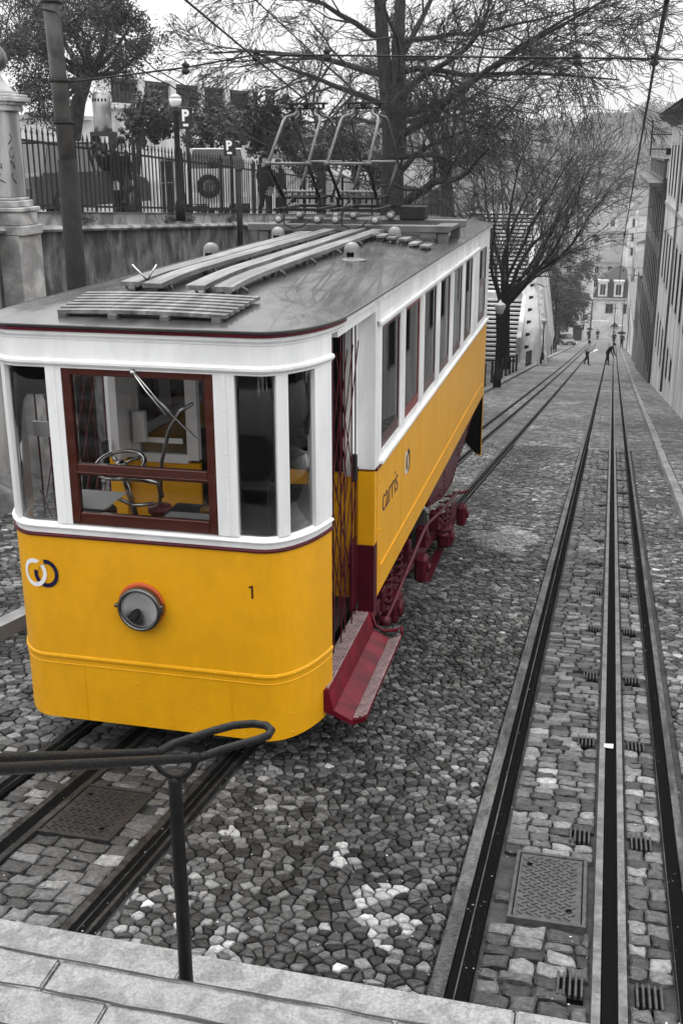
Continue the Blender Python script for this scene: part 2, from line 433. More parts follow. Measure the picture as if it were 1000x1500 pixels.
# drain grates
IR2 = mat('cast_iron', .075, .5, .4, var=.4, vscale=20, bump=.3, bscale=80)
def grate():
    o = thing('drain_grate', '', 'grate', group='small drain grates beside the cable slot')
    q = MB(); q.box(-.058, .058, -.088, .088, -.05, -.012); q.build('pit', GROOVE, o)
    q = MB()
    for i in range(5): x = -.05+i*.025; q.bbox(x-.0055, x+.0055, -.085, .085, -.03, .008, .003)
    q.build('bars', IR2, o)
    return o
g0 = grate(); first = True
SLP = math.atan(.1553)
for i, (x, y) in enumerate(GR):
    lab = 'iron grate %s of the slot, %s' % ('left' if i % 2 == 0 else 'right', ['nearest the stone steps', 'beside the manhole cover', 'just past the manhole cover', 'by the white paper scrap'][i//2] if i < 8 else '%s pair from the steps' % ['fifth', 'sixth', 'seventh', 'eighth', 'ninth', 'tenth', 'eleventh', 'twelfth', 'thirteenth', 'fourteenth', 'fifteenth', 'sixteenth'][i//2-4])
    if first: c = g0; c['label'] = lab; first = False
    else: c = copy_tree(g0, (0,0,0), lab)
    c.location = (x, y, gz(y)+.004); c.rotation_euler = (-SLP, 0, 0)
# manholes
def manhole(a, b, c, d, label, m, dark):
    o = thing('manhole_cover', label, 'manhole cover', ((a+b)/2, (c+d)/2, gz((c+d)/2)+.004)); o.rotation_euler = (-SLP, 0, 0)
    w = (b-a)/2; h = (d-c)/2
    q = MB()
    for X0, X1, Y0_, Y1_ in ((-w, w, -h, -h+.02), (-w, w, h-.02, h), (-w, -w+.02, -h+.021, h-.021), (w-.02, w, -h+.021, h-.021)): q.bbox(X0, X1, Y0_, Y1_, -.05, .006, .003)
    q.build('frame', m, o)
    q = MB(); q.box(-w+.026, w-.026, -h+.026, h-.026, -.05, -.002)
    k = 0
    yy = -h+.06
    while yy < h-.05:
        xx = -w+.055 + (.022 if k % 2 else 0)
        while xx < w-.05:
            s = 1 if k % 2 else -1
            q.bar((xx-.013, yy-.011*s, .0), (xx+.013, yy+.011*s, .0), .009, .007); xx += .045
        yy += .034; k += 1
    pl = q.build('plate', m, o)
    q = MB(); q.cyl((-w*.6, h*.6, -.001), (-w*.6, h*.6, .0045), .014); q.cyl((w*.55, -h*.62, -.001), (w*.55, -h*.62, .0045), .014); q.build('lifting_hole', GROOVE, o)
manhole(*MH[0], 'grey chequered iron manhole cover set between the left rail and the slot', IR2, 0)
manhole(*MH[1], 'dark iron manhole cover set in the track before the tram', mat('dark_iron', .03, .5, .3, var=.4, vscale=14, bump=.4, bscale=50), 1)
q = MB(off=gat(890, 1097)); p = gat(890, 1097)
q.add([(p.x-.03, p.y-.02, p.z+.022), (p.x+.03, p.y-.022, p.z+.02), (p.x+.032, p.y+.02, p.z+.03), (p.x-.028, p.y+.022, p.z+.024), (p.x, p.y, p.z+.034)], [(0,1,4),(1,2,4),(2,3,4),(3,0,4)])
tag(q.build('paper_scrap', mat('paper', .8, .8)), 'small white scrap of paper lying across the cable slot', 'litter')

# foreground stairs --------------------------------------------------
# stairs climb from the street towards and behind the camera
def stairs():
    joints = [-5.2, -3.4, -1.52, -.14, 1.3, 2.9]
    riser = .15; tread = .325
    y = 3.62; z = -3.27
    mb = MB(); md = MB()
    for i in range(40):
        off = (.37*i) % 1.5 if i else 0
        xs = [-7.5] + [j+off-(.8 if i else 0) for j in joints] + [4.2]
        for a, b in zip(xs, xs[1:]):
            if b-a < .05: continue
            g = .004; dz = R.uniform(-.004, .004); dy = R.uniform(-.006, .006)
            ya = y - .02*(a+1.5)*.6; yb = y - .02*(b+1.5)*.6
            mb.m = 0
            bm = bmesh.new(); 
            vv = [bm.verts.new(c_) for c_ in ((a+g, ya-tread-.03, z-.085), (b-g, yb-tread-.03, z-.085), (b-g, yb+dy, z-.085), (a+g, ya+dy, z-.085), (a+g, ya-tread-.03, z+dz), (b-g, yb-tread-.03, z+dz), (b-g, yb+dy, z+dz), (a+g, ya+dy, z+dz))]
            for f in [(0,3,2,1),(4,5,6,7),(0,1,5,4),(1,2,6,5),(2,3,7,6),(3,0,4,7)]: bm.faces.new([vv[k] for k in f])
            bmesh.ops.bevel(bm, geom=bm.edges[:], offset=.008, segments=2, affect='EDGES'); bm.verts.index_update()
            mb.add([v.co[:] for v in bm.verts], [[v.index for v in f.verts] for f in bm.faces]); bm.free()
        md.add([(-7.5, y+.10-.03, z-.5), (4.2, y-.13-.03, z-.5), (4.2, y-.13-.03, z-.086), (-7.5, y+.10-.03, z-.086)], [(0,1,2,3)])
        y -= tread; z += riser
    o = struct(mb.build('stone_steps', SLAB))
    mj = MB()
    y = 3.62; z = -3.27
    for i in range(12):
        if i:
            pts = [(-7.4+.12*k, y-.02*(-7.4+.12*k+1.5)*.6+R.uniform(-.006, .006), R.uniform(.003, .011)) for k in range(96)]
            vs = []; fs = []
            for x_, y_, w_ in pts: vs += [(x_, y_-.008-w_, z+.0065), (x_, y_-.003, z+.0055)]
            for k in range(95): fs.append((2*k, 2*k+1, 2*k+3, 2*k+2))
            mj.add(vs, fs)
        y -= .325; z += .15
    mj.build('gap_shadow_line', GROUT, o); md.build('riser', mat('dark_riser', .05, .8, var=.4, vscale=3), o)  # dark ribbons on the noses, drawn for the gap and shadow between rows
stairs()

# handrail ------------------------------------------------------------
hr = thing('handrail', 'black iron double handrail with a looped end on one post by the steps', 'handrail', (-1.49, 3.42, -3.2))
q = MB(off=hr.location)
w = .085
def hp(t, sx): # along stair slope: t metres toward camera
    return Vector((-1.465 + sx*w, 3.47 - t, -2.215 + .56*t))
path = [hp(t, 1) for t in (4.5, 2.2, 1.1, .5, 0)]
path += [Vector(v) for v in ((-1.325, 3.53, -2.212), (-1.255, 3.585, -2.206), (-1.195, 3.625, -2.20), (-1.162, 3.66, -2.196), (-1.160, 3.695, -2.193), (-1.19, 3.722, -2.19), (-1.245, 3.728, -2.192), (-1.32, 3.705, -2.196), (-1.39, 3.655, -2.202), (-1.46, 3.60, -2.212), (-1.515, 3.55, -2.216))]
path += [hp(t, -1) for t in (0, .5, 1.1, 2.2, 4.5)]
HR = mat('black_enamel', .010, .42, 0, var=.4, vscale=18, bump=.25, bscale=60)
q.tube(path, .0165, 12); q.build('rails', HR, hr)
def ring(t):
    q = MB(off=hr.location); c = hp(t, 0); pts = []
    for a in range(170, 371, 20): pts.append(c + Vector((math.cos(math.radians(a))*(w+.004), 0, math.sin(math.radians(a))*.092-.0)))
    q.tube(pts, .0125, 8)
    for sx in (-1, 1):
        cc = hp(t, sx); dd = Vector((0, 1, -.56)).normalized(); q.cyl(cc-dd*.016, cc+dd*.016, .0215, 14)
    br = q.build('bracket', HR, hr)
    q = MB(off=hr.location); bb = c + Vector((0, 0, -.092)); zb = -3.28 + max(0, math.floor((3.62-bb.y)/.325))*.15
    q.tube([bb, (bb.x, bb.y, bb.z-.02), (bb.x, bb.y, zb)], [.016, .026, .029], 12); q.build('post', HR, hr)
ring(.05); ring(1.44)

# grit and scraps scattered over the paving
q = MB(); q.att = []
for i in range(5200):
    y = Y0 + (R.random()**1.5)*14; x = R.uniform(-4.5, 1.2); z = gz(y)+.002; s_ = R.choice((.002, .003, .003, .004, .006)); 
    if skipm(x, y) or abs(x-rx('S')(y)) < .07: continue
    a = R.uniform(0, 6.3); c = math.cos(a)*s_; d = math.sin(a)*s_; k = len(q.f)
    q.add([(x+c, y+d, z), (x-d, y+c, z), (x-c*1.3, y-d, z), (x+d, y-c*.8, z), (x, y, z+s_*.8)], [(0,1,4),(1,2,4),(2,3,4),(3,0,4)]); q.att += [R.choice((.5, 1, 1.5, 2.5, 4) if i % 23 else (8,))]*(len(q.f)-k)
gq = q.build('grit', COBBLE, fix=False); gq['kind'] = 'stuff'
# ------------------------------------------------------------------ TRAM
TC = -2.58; TW = 1.05; TY = 5.76; TE = 15.2; XS = TC+TW
tram = thing('tram', 'yellow and white funicular tram car waiting on the cobbled slope', 'tram', (TC, TY, gz(TY)))
TO = tram.location
def T(): return MB(off=TO)
# plan outline: flat front, elliptic corners
OUT = []
FL = .72; EA = TW-FL; EB = .70
for i in range(41):
    a = PI/2*(1-i/40); OUT.append((TC-FL-EA*math.sin(a), TY+EB*(1-math.cos(a))))
for i in range(1, 12): OUT.append((TC-FL+2*FL*i/12, TY))
for i in range(41):
    a = PI/2*i/40; OUT.append((TC+FL+EA*math.sin(a), TY+EB*(1-math.cos(a))))
SL = [0]
for a, b in zip(OUT, OUT[1:]): SL.append(SL[-1]+math.dist(a, b))
MID = SL[-1]/2
def outp(s):
    s = min(max(s+MID, 0), SL[-1]-1e-6)
    for i in range(len(SL)-1):
        if SL[i+1] >= s: break
    t = (s-SL[i])/(SL[i+1]-SL[i]); a = OUT[i]; b = OUT[i+1]
    dx = b[0]-a[0]; dy = b[1]-a[1]; l = math.hypot(dx, dy)
    return (a[0]+dx*t, a[1]+dy*t, dy/l, -dx/l)
def s_at(x=None, y=None, right=True):
    best = None
    for i in range(2000):
        s = (MID)*i/2000*(1 if right else -1); p = outp(s)
        e = abs(p[0]-x) if x is not None else abs(p[1]-y)
        if y is not None and i < 50: continue
        if best is None or e < best[0]: best = (e, s)
    return best[1]
def cpan(mb, s0, s1, z0, z1, o0, o1, n=None, smooth=False, ztop=None, mirror=False):
    """curved slab following the outline between arc lengths, from offset o0 to o1 outward"""
    n = n or max(1, int(abs(s1-s0)/.045))
    vs = []
    for i in range(n+1):
        x, y, nx, ny = outp(s0+(s1-s0)*i/n)
        if mirror: y = TY+TE-y+0.0; ny = -ny
        for o, z in ((o0, z0), (o1, z0), (o1, z1), (o0, z1)): vs.append((x+nx*o, y+ny*o, z))
    fs = [(0,1,2,3), (4*n, 4*n+3, 4*n+2, 4*n+1)]
    for i in range(n):
        for k in range(4): fs.append((4*i+k, 4*i+(k+1) % 4, 4*i+4+(k+1) % 4, 4*i+4+k))
    return mb.add(vs, fs, smooth)
def cprof(mb, s0, s1, prof, n=None, mirror=False):
    n = n or max(1, int(abs(s1-s0)/.04)); k = len(prof); vs = []
    for i in range(n+1):
        x, y, nx, ny = outp(s0+(s1-s0)*i/n)
        if mirror: y = TY+TE-y; ny = -ny
        for o, z in prof: vs.append((x+nx*o, y+ny*o, z))
    fs = [tuple(range(k)), tuple(n*k+j for j in range(k-1, -1, -1))]
    for i in range(n):
        for j in range(k): fs.append((k*i+j, k*i+(j+1) % k, k*i+k+(j+1) % k, k*i+k+j))
    return mb.add(vs, fs, False)
SD = s_at(y=6.27)            # right door post edge
SF = MID                     # where outline meets the side (y 6.46)
bL0 = s_at(x=-3.03, right=False); bR0 = s_at(x=-2.10); m1 = s_at(x=-1.975); p1 = s_at(x=-1.745); m2 = s_at(x=-1.692); p2 = s_at(y=6.06)
mL = s_at(x=-3.13, right=False); pL1 = -p1; mL2 = -m2; pL2 = -p2
ZB = -2.24
# yellow front apron
q = T(); cpan(q, -SD, SD, -3.50, ZB-.012, -.03, 0, 90)
fp = q.build('front_panel', YEL, tram)
q = T(); cprof(q, -SD, SD, [(0.0005,-3.075),(.006,-3.072),(.009,-3.06),(.006,-3.048),(.0005,-3.045)])
cprof(q, -SD, SD, [(0.0005,-3.115),(.0035,-3.113),(.0035,-3.108),(.0005,-3.106)])
for s in (-.46, .52): 
    x, y, nx, ny = outp(s); q.box(x-.003, x+.003, y-.003, y+.001, -3.5, -3.116)
q.build('seam_strip', YEL, fp)
q = T()
for zz, ss in ((-3.06, [-.95+.125*i for i in range(17)]), (-3.20, [-.9,-.1,.3,.9]), (-3.33,[-.9,-.1,.3,.9]), (-3.47,[-1.0+.16*i for i in range(13)])):
    for s in ss:
        x, y, nx, ny = outp(s); off = .008 if zz == -3.06 else 0
        q.lathe((x+nx*off, y+ny*off, zz), [(.0065,0),(.006,.003),(.003,.0055)], 8, (nx, ny, 0))
q.build('rivets', YEL, fp)
q = T(); cprof(q, -SD, SD, [(0.0,ZB-.012),(.010,ZB-.010),(.014,ZB),(.010,ZB+.008),(0,ZB+.010)]); q.build('trim_line', MAROON, tram)
# white front frame
q = T()
cprof(q, -SD, SD, [(-.05,ZB+.012),(.002,ZB+.012),(.004,ZB+.045),(.016,ZB+.05),(.018,ZB+.058),(-.02,ZB+.082),(-.05,ZB+.082)])
for a, b in ((mL, bL0), (bR0, m1), (p1, m2), (mL2, pL1), (p2, SD), (-SD, pL2)): cpan(q, a, b, ZB+.081, -1.19, -.045, .004)
for a, b in ((mL, bL0), (bR0, m1)):
    c = (a+b)/2; cpan(q, c-.012, c+.012, ZB+.083, -1.195, .003, .009)
cpan(q, -SD, SD, -1.20, -.99, -.05, .006)
q.build('window_frame', WHITE, tram)
q = T(); cprof(q, -SF, SD+.0, [(.005,-1.185),(.016,-1.185),(.026,-1.172),(.026,-1.158),(.016,-1.148),(.005,-1.146)])
cprof(q, -SF, SF, [(.005,-1.035),(.012,-1.03),(.012,-1.022),(.03,-1.005),(.034,-.985),(.005,-.985)])
q.build('cornice', WHITE, tram)
# rivets on mullion
q = T()
for k in range(7):
    x, y, nx, ny = outp((bR0+m1)/2); q.lathe((x+nx*.008, y+ny*.008, -1.27-.13*k), [(.006,0),(.003,.004)], 8, (nx, ny, 0))
q.build('screws', WHITE, tram)
# curved panes
for a, b in ((m1, p1), (m2, p2), (pL1, mL), (pL2, mL2)):
    q = T(); cpan(q, a, b, ZB+.08, -1.2, -.028, -.024, 14, True); q.build('curved_pane', GLASSW, tram)
# brown windscreen
q = T()
x0 = -3.03; x1 = -2.10; z0 = ZB+.083; z1 = -1.2; yf = TY-.004
mz0, mz1 = -1.845, -1.775
q.bbox(x0, x0+.055, yf, yf+.045, z0, z1, .004); q.bbox(x1-.055, x1, yf, yf+.045, z0, z1, .004)
for a, b in ((z0, z0+.075), (z1-.04, z1), (mz0, mz1)): q.bbox(x0+.056, x1-.056, yf+.001, yf+.044, a, b, .004)
ws = q.build('windscreen', BROWN, tram)
q = T(); q.bbox(x0+.05, x1-.05, yf-.006, yf+.0005, mz0+.012, mz0+.022, .002); q.build('drip_rail', BROWN, ws)
for a, b in ((z0+.07, mz0+.004), (mz1-.004, z1-.036)):
    q = T(); q.box(x0+.05, x1-.05, yf+.022, yf+.026, a, b); q.build('pane', GLASSW, ws)
# wiper
q = T(); q.tube([(-2.57, yf-.02, -1.205), (-2.50, yf-.028, -1.30), (-2.38, yf-.03, -1.44)], .005, 6); q.tube([(-2.56, yf-.02, -1.205), (-2.36, yf-.03, -1.43)], .003, 6)
q.bar((-2.46, yf-.022, -1.33), (-2.20, yf-.022, -1.575), .006, .014, (0,1,0)); q.bar((-2.44, yf-.016, -1.34), (-2.22, yf-.016, -1.565), .004, .006, (0,1,0))
q.lathe((-2.575, yf+.0, -1.205), [(.016,0),(.016,.012),(.008,.03)], 12, (0,-1,0)); q.build('wiper', CHROME, tram)
# headlight
hc = Vector((-2.615, TY, -2.655))
q = T(); q.lathe(hc, [(.150,0),(.150,.012),(.142,.016)], 40, (0,-1,0)); hl = q.build('headlight', mat('orange_primer', (.45,.07,.012), .4, var=.2, vscale=9), tram)
q = T(); q.lathe(hc+Vector((0.004,0,-.008)), [(.126,.012),(.140,.02),(.143,.05),(.140,.064),(.128,.074),(.122,.072),(.118,.060),(.116,.05)], 48, (0,-1,0))
q.bbox(hc.x+.13, hc.x+.155, TY-.06, TY-.015, hc.z-.03, hc.z+.03, .005); q.bbox(hc.x-.165, hc.x-.13, TY-.05, TY-.02, hc.z-.01, hc.z+.012, .004)
q.build('rim', mat('dull_chrome', .12, .22, .9, var=.3, vscale=8), hl)
q = T(); q.lathe(hc+Vector((.004,0,-.008)), [(.006,.001),(.05,.004),(.08,.013),(.105,.030),(.117,.052)], 40, (0,-1,0)); q.build('reflector', mat('reflector_silver', .32, .28, 1, var=.3, vscale=10), hl)
q = T(); q.lathe(hc+Vector((.004,0,-.008)), [(.0, .002),(.012,.003),(.012,.014),(.008,.02),(0,.022)], 16, (0,-1,0)); q.build('bulb', mat('bulb_glass', .85, .2), hl)
q = T(); q.lathe(hc+Vector((.004,0,-.008)), [(.001,.072),(.05,.070),(.09,.065),(.117,.058)], 40, (0,-1,0)); q.build('lens', GLASSL, hl)
# emblem: two interlocking rings  +  number 1
INKD = mat('dark_blue_ink', (.012,.010,.045), .4); INKW = mat('white_ink', .78, .4)
def ring_mark(mb, c, rx_, rz, w, a0, a1, on_front=True, out=.003):
    n = max(4, int(abs(a1-a0)/9)); vs = []; fs = []
    for i in range(n+1):
        a = math.radians(a0+(a1-a0)*i/n)
        for k in (1, 1-w):
            du = math.cos(a)*rx_*k; dz = math.sin(a)*rz*k
            if on_front:
                x, y, nx, ny = outp(c[0]+du); vs.append((x+nx*out, y+ny*out, c[1]+dz))
            else: vs.append((XS+out, c[0]+du, c[1]+dz))
    for i in range(n): fs.append((2*i, 2*i+1, 2*i+3, 2*i+2))
    mb.add(vs, fs)
ec = s_at(x=-3.285, right=False)
lg = None
q = T(); ring_mark(q, (ec-.035, -2.50), .082, .093, .30, 0, 360, out=.0035); e1 = q.build('emblem_ring', INKW, fp)
q = T(); ring_mark(q, (ec+.045, -2.50), .082, .093, .30, 0, 360, out=.0055); q.build('emblem_ring', INKD, fp)
q = T(); ring_mark(q, (ec+.045, -2.50), .0825, .0935, .31, 100, 165, out=.0065); q.build('emblem_ring', YEL, fp)
q = T(); ring_mark(q, (ec-.035, -2.50), .082, .093, .30, -75, -15, out=.0075); q.build('emblem_ring', INKW, fp)
q = T(); x, y = -1.905, TY
y = outp(s_at(x=x))[1]
q.box(x-.0055, x+.0055, y-.003, y+.02, -2.545, -2.462); q.add([(x-.022, y-.003, -2.470), (x-.022, y-.003, -2.479), (x-.006, y-.003, -2.476), (x-.006, y-.003, -2.462)], [(0,1,2,3)])
q.build('number', mat('number_ink', (.05,.008,.012), .5), fp)
# roof
q = T()
NR = 26; plan = [(x, y) for x, y in OUT]
plan = plan[::2] + [(XS, yy) for yy in [6.6+.4*i for i in range(22)]] + [(XS, TE)] + [(XS-.1*i/2, TE+.06) for i in range(1, 2)] + [(TC+.0, TE+.06)] + [(TC-TW, TE)] + [(TC-TW, 15.0-.4*i) for i in range(22)]
def ov(x, y, d):
    sx = x-TC; yy = min(max(y, 6.9), 14.9); dx = sx; dy = y-yy
    l = math.hypot(dx, dy)
    return (x + dx/l*d, y + dy/l*d)
def roofz(r): return -.947 + .105*(1-abs(r)**2.1)
n = len(plan); vs = []; fs = []
rs = [1-i/NR for i in range(NR)]
for r in rs:
    for (x, y) in plan:
        X, Y = ov(x, y, .045); yy = min(max(Y, 7.6), 14.8)
        vs.append((TC+(X-TC)*r, yy+(Y-yy)*r, roofz(r)))
for i in range(NR-1):
    for j in range(n): fs.append((i*n+j, i*n+(j+1) % n, (i+1)*n+(j+1) % n, (i+1)*n+j))
# ridge: close by quads to centre line
last = (NR-1)*n
cen = []
for j, (x, y) in enumerate(plan):
    yy = min(max(y, 7.6), 14.8); cen.append(len(vs)); vs.append((TC, yy, roofz(0)))
for j in range(n): fs.append((last+j, last+(j+1) % n, cen[(j+1) % n], cen[j]))
q.add(vs, fs, True)
ROOF = mat('wet_roof_paint', .062, .24, var=.35, vscale=1.6, stain=.35, sscale=3.5, streak=(1.6,.7,1), bump=.12, bscale=6, coat=.25, spec=.5)
roof = q.build('roof', ROOF, tram, fix=False)
def rim(mb, prof):
    k = len(prof); vs = []; fs = []
    for (x, y) in plan:
        for d, z in prof:
            X, Y = ov(x, y, d); vs.append((X, Y, z))
    for i in range(n):
        for j in range(k-1): fs.append((k*i+j, k*i+j+1, k*((i+1) % n)+j+1, k*((i+1) % n)+j))
    mb.add(vs, fs)
q = T(); rim(q, [(.047,-.946),(.052,-.95),(.052,-.962),(.044,-.966)]); rim(q, [(.02,-.966),(.045,-.966)]); q.build('gutter', mat('gutter_black', .03, .3, coat=.3), roof)
q = T(); cprof(q, -SF, SF, [(.02,-.966),(.042,-.966),(.042,-.984),(.02,-.984)]); q.build('trim_line', MAROON, roof)
ZR = lambda x, y: roofz(max(abs(x-TC)/(TW+.045), (7.6-y)/(7.6-5.715) if y < 7.6 else 0))
def zr(x, y):
    # height of roof above plan point
    dx = abs(x-TC)/(TW+.045)
    if y >= 7.6: return roofz(min(dx, 1))
    # r such that point scaled to outline: search
    lo, hi = 0, 1
    for _ in range(25):
        r = (lo+hi)/2
        if r < 1e-3: lo = r; continue
        ox = abs(x-TC)/r; oy = 7.6-(7.6-y)/r
        # outline test
        inside = True
        if ox > TW+.045: inside = False
        elif oy < TY-.045: inside = False
        elif ox > FL and oy < TY+EB:
            inside = ((ox-FL)/(EA+.045))**2 + ((TY+EB-oy)/(EB+.045))**2 <= 1
        if inside: hi = r
        else: lo = r
    return roofz(hi)
WOOD = mat('weathered_board', .17, .5, var=.45, vscale=3, streak=(6,.7,1), stain=.4, sscale=1.4, bump=.5, bscale=30)
BEAM = mat('dark_beam', .11, .55, var=.4, vscale=4, stain=.4, sscale=2, bump=.4, bscale=20)
# front slat platform (planks run across)
def slat_deck(name, y0, y1, nsl, xw0, xw1, xs, lift=.034):
    q = T()
    for k in range(nsl):
        f = k/(nsl-1); y = y0+(y1-y0)*f; w = xw0+(xw1-xw0)*f; j = R.uniform(-.012, .012); NS = 8
        for i in range(NS):
            xa = TC-w+2*w*i/NS+(j if i == 0 else 0); xb = TC-w+2*w*(i+1)/NS
            za = zr(TC, y)+lift-.010*((xa-TC)/w)**2; zb = zr(TC, y)+lift-.010*((xb-TC)/w)**2
            q.add([(xa,y-.031,za-.011),(xb,y-.031,zb-.011),(xb,y+.031,zb-.011),(xa,y+.031,za-.011),(xa,y-.031,za+.011),(xb,y-.031,zb+.011),(xb,y+.031,zb+.011),(xa,y+.031,za+.011)], [(0,3,2,1),(4,5,6,7),(0,1,5,4),(2,3,7,6)]+([(3,0,4,7)] if i == 0 else [])+([(1,2,6,5)] if i == NS-1 else []))
    d = q.build('slat_deck', WOOD, tram)
    q = T()
    for x in xs:
        P = [(x, y0-.06, zr(x, y0-.06)+.012)] + [(x, y, zr(TC, y)+lift-.010*((x-TC)/xw0)**2-.026) for y in (y0, (y0+y1)/2, y1)] + [(x, y1+.03, zr(x, y1+.03)+.005)]
        for a, b in zip(P, P[1:]): q.bar(a, b, .05, .03)
        q.bar((x, y0-.01, zr(x, y0)), (x, y0-.01, P[1][2]), .05, .03, (1,0,0))
    q.build('bearer', BEAM, d)
slat_deck('f', 5.93, 6.40, 7, .52, .56, (TC-.47, TC-.16, TC+.16, TC+.47))
# longitudinal walking boards
for bx, yb0, yb1 in ((-.37, 6.62, 11.0), (-.20, 6.58, 11.3), (.10, 6.55, 11.4), (.29, 6.52, 11.5)):
    q = T(); NS = 22; w = .062
    ys = [yb0+(yb1-yb0)*(i/NS)**1.3 for i in range(NS+1)]
    vs = []; fs = []
    for y in ys:
        x = TC+bx; z = zr(x, y)+.052
        vs += [(x-w, y, z-.016), (x+w, y, z-.016), (x+w, y, z+.014), (x-w, y, z+.014)]
    fs = [(0,1,2,3), (4*NS, 4*NS+3, 4*NS+2, 4*NS+1)]
    for i in range(NS):
        for k in range(4): fs.append((4*i+k, 4*i+(k+1) % 4, 4*i+4+(k+1) % 4, 4*i+4+k))
    q.add(vs, fs); bd = q.build('walking_board', WOOD, tram)
    q = T()
    for k in range(6):
        y = yb0+.18+k*.86
        if y > yb1: break
        x = TC+bx+(.02 if bx > 0 else -.02); z = zr(x, y)
        q.tube([(x+.085*math.cos(math.radians(a)), y, z+.0+.04*math.sin(math.radians(a))) for a in range(0, 181, 30)], .010, 6)
        q.bar((x, y, z), (x, y, z+.04), .05, .03)
    q.build('bracket', BEAM, bd)
# two loose iron rods standing on boards
q = T(); x = TC-.29; y = 6.72; z = zr(x, y)+.06
q.tube([(x, y, z), (x-.09, y-.02, z+.10)], .006, 6); q.tube([(x, y, z), (x+.07, y, z+.10)], .006, 6); q.build('hook', CHROME, tram)
# right-hand short slats near platform
q = T()
for k in range(6):
    x = TC+.33+.115*k; y = 11.05-.05*k
    z = zr(x, y)+.05; dz = -.02 if k > 3 else 0
    q.bar((x, y-.30, z+dz), (x, y+.02, z+dz), .085, .02)
sl = q.build('slat_deck', WOOD, tram)
q = T()
for k in range(6):
    x = TC+.33+.115*k; y = 11.05-.05*k; z = zr(x, y)
    q.tube([(x-.03, y-.27, z), (x-.03, y-.27, z+.03), (x+.03, y-.27, z+.03), (x+.03, y-.27, z)], .008, 5); q.bar((x, y, z), (x, y, z+.05), .03, .03)
q.build('bearer', BEAM, sl)
# ventilator domes
VENT = mat('vent_metal', .17, .4, .2, var=.3, vscale=6, bump=.15)
for dx, y in ((.55, 9.0), (.55, 10.9), (-.58, 8.75), (-.58, 10.7)):
    x = TC+dx; z = zr(x, y)
    q = T(); q.lathe((x, y, z-.01), [(.115,0),(.115,.012),(.07,.02),(.065,.03),(.065,.085),(.06,.115),(.045,.138),(.022,.15),(0,.153)], 24)
    vd = q.build('roof_vent', VENT, tram)
    q = T(); q.bbox(x-.03, x+.03, y-.068, y-.055, z+.025, z+.065, .008); q.build('vent_opening', GROOVE, vd)
# pantograph platform: timber beams across the roof
pb = None
q = T()
q.bbox(TC-1.12, TC+1.02, 11.40, 11.53, -.815, -.745, .006); q.bbox(TC-1.06, TC+1.07, 12.34, 12.46, -.82, -.742, .006)
q.bbox(TC+.80, TC+1.0, 11.54, 12.33, -.815, -.775, .005); q.bbox(TC-1.08, TC-.9, 11.54, 12.33, -.815, -.775, .005)
q.bbox(TC-.89, TC+.78, 11.80, 11.90, -.82, -.77, .006)
pf = q.build('pantograph_platform', BEAM, tram)
q = T()
for sx in (-1, 1):
    for y in (11.46, 12.40): q.bbox(TC+sx*.95-.05, TC+sx*.95+.05, y-.04, y+.04, zr(TC+.95, y)-.01, -.821, .004)
q.bbox(TC+.72, TC+.89, 11.41, 11.52, -.87, -.816, .005)
q.build('support', BEAM, pf)
# equipment box
q = T(); q.bbox(TC+.34, TC+.62, 12.3, 12.55, -.74, -.60, .008); q.bar((TC+.25, 12.28, -.585), (TC+.85, 12.4, -.585), .012, .012)
for x in (TC+.40, TC+.56): q.lathe((x, 12.3, -.66), [(.012,0),(.008,.012)], 10, (0,-1,0))
q.build('resistor_box', mat('box_dark', .025, .6, var=.3, vscale=8), tram)
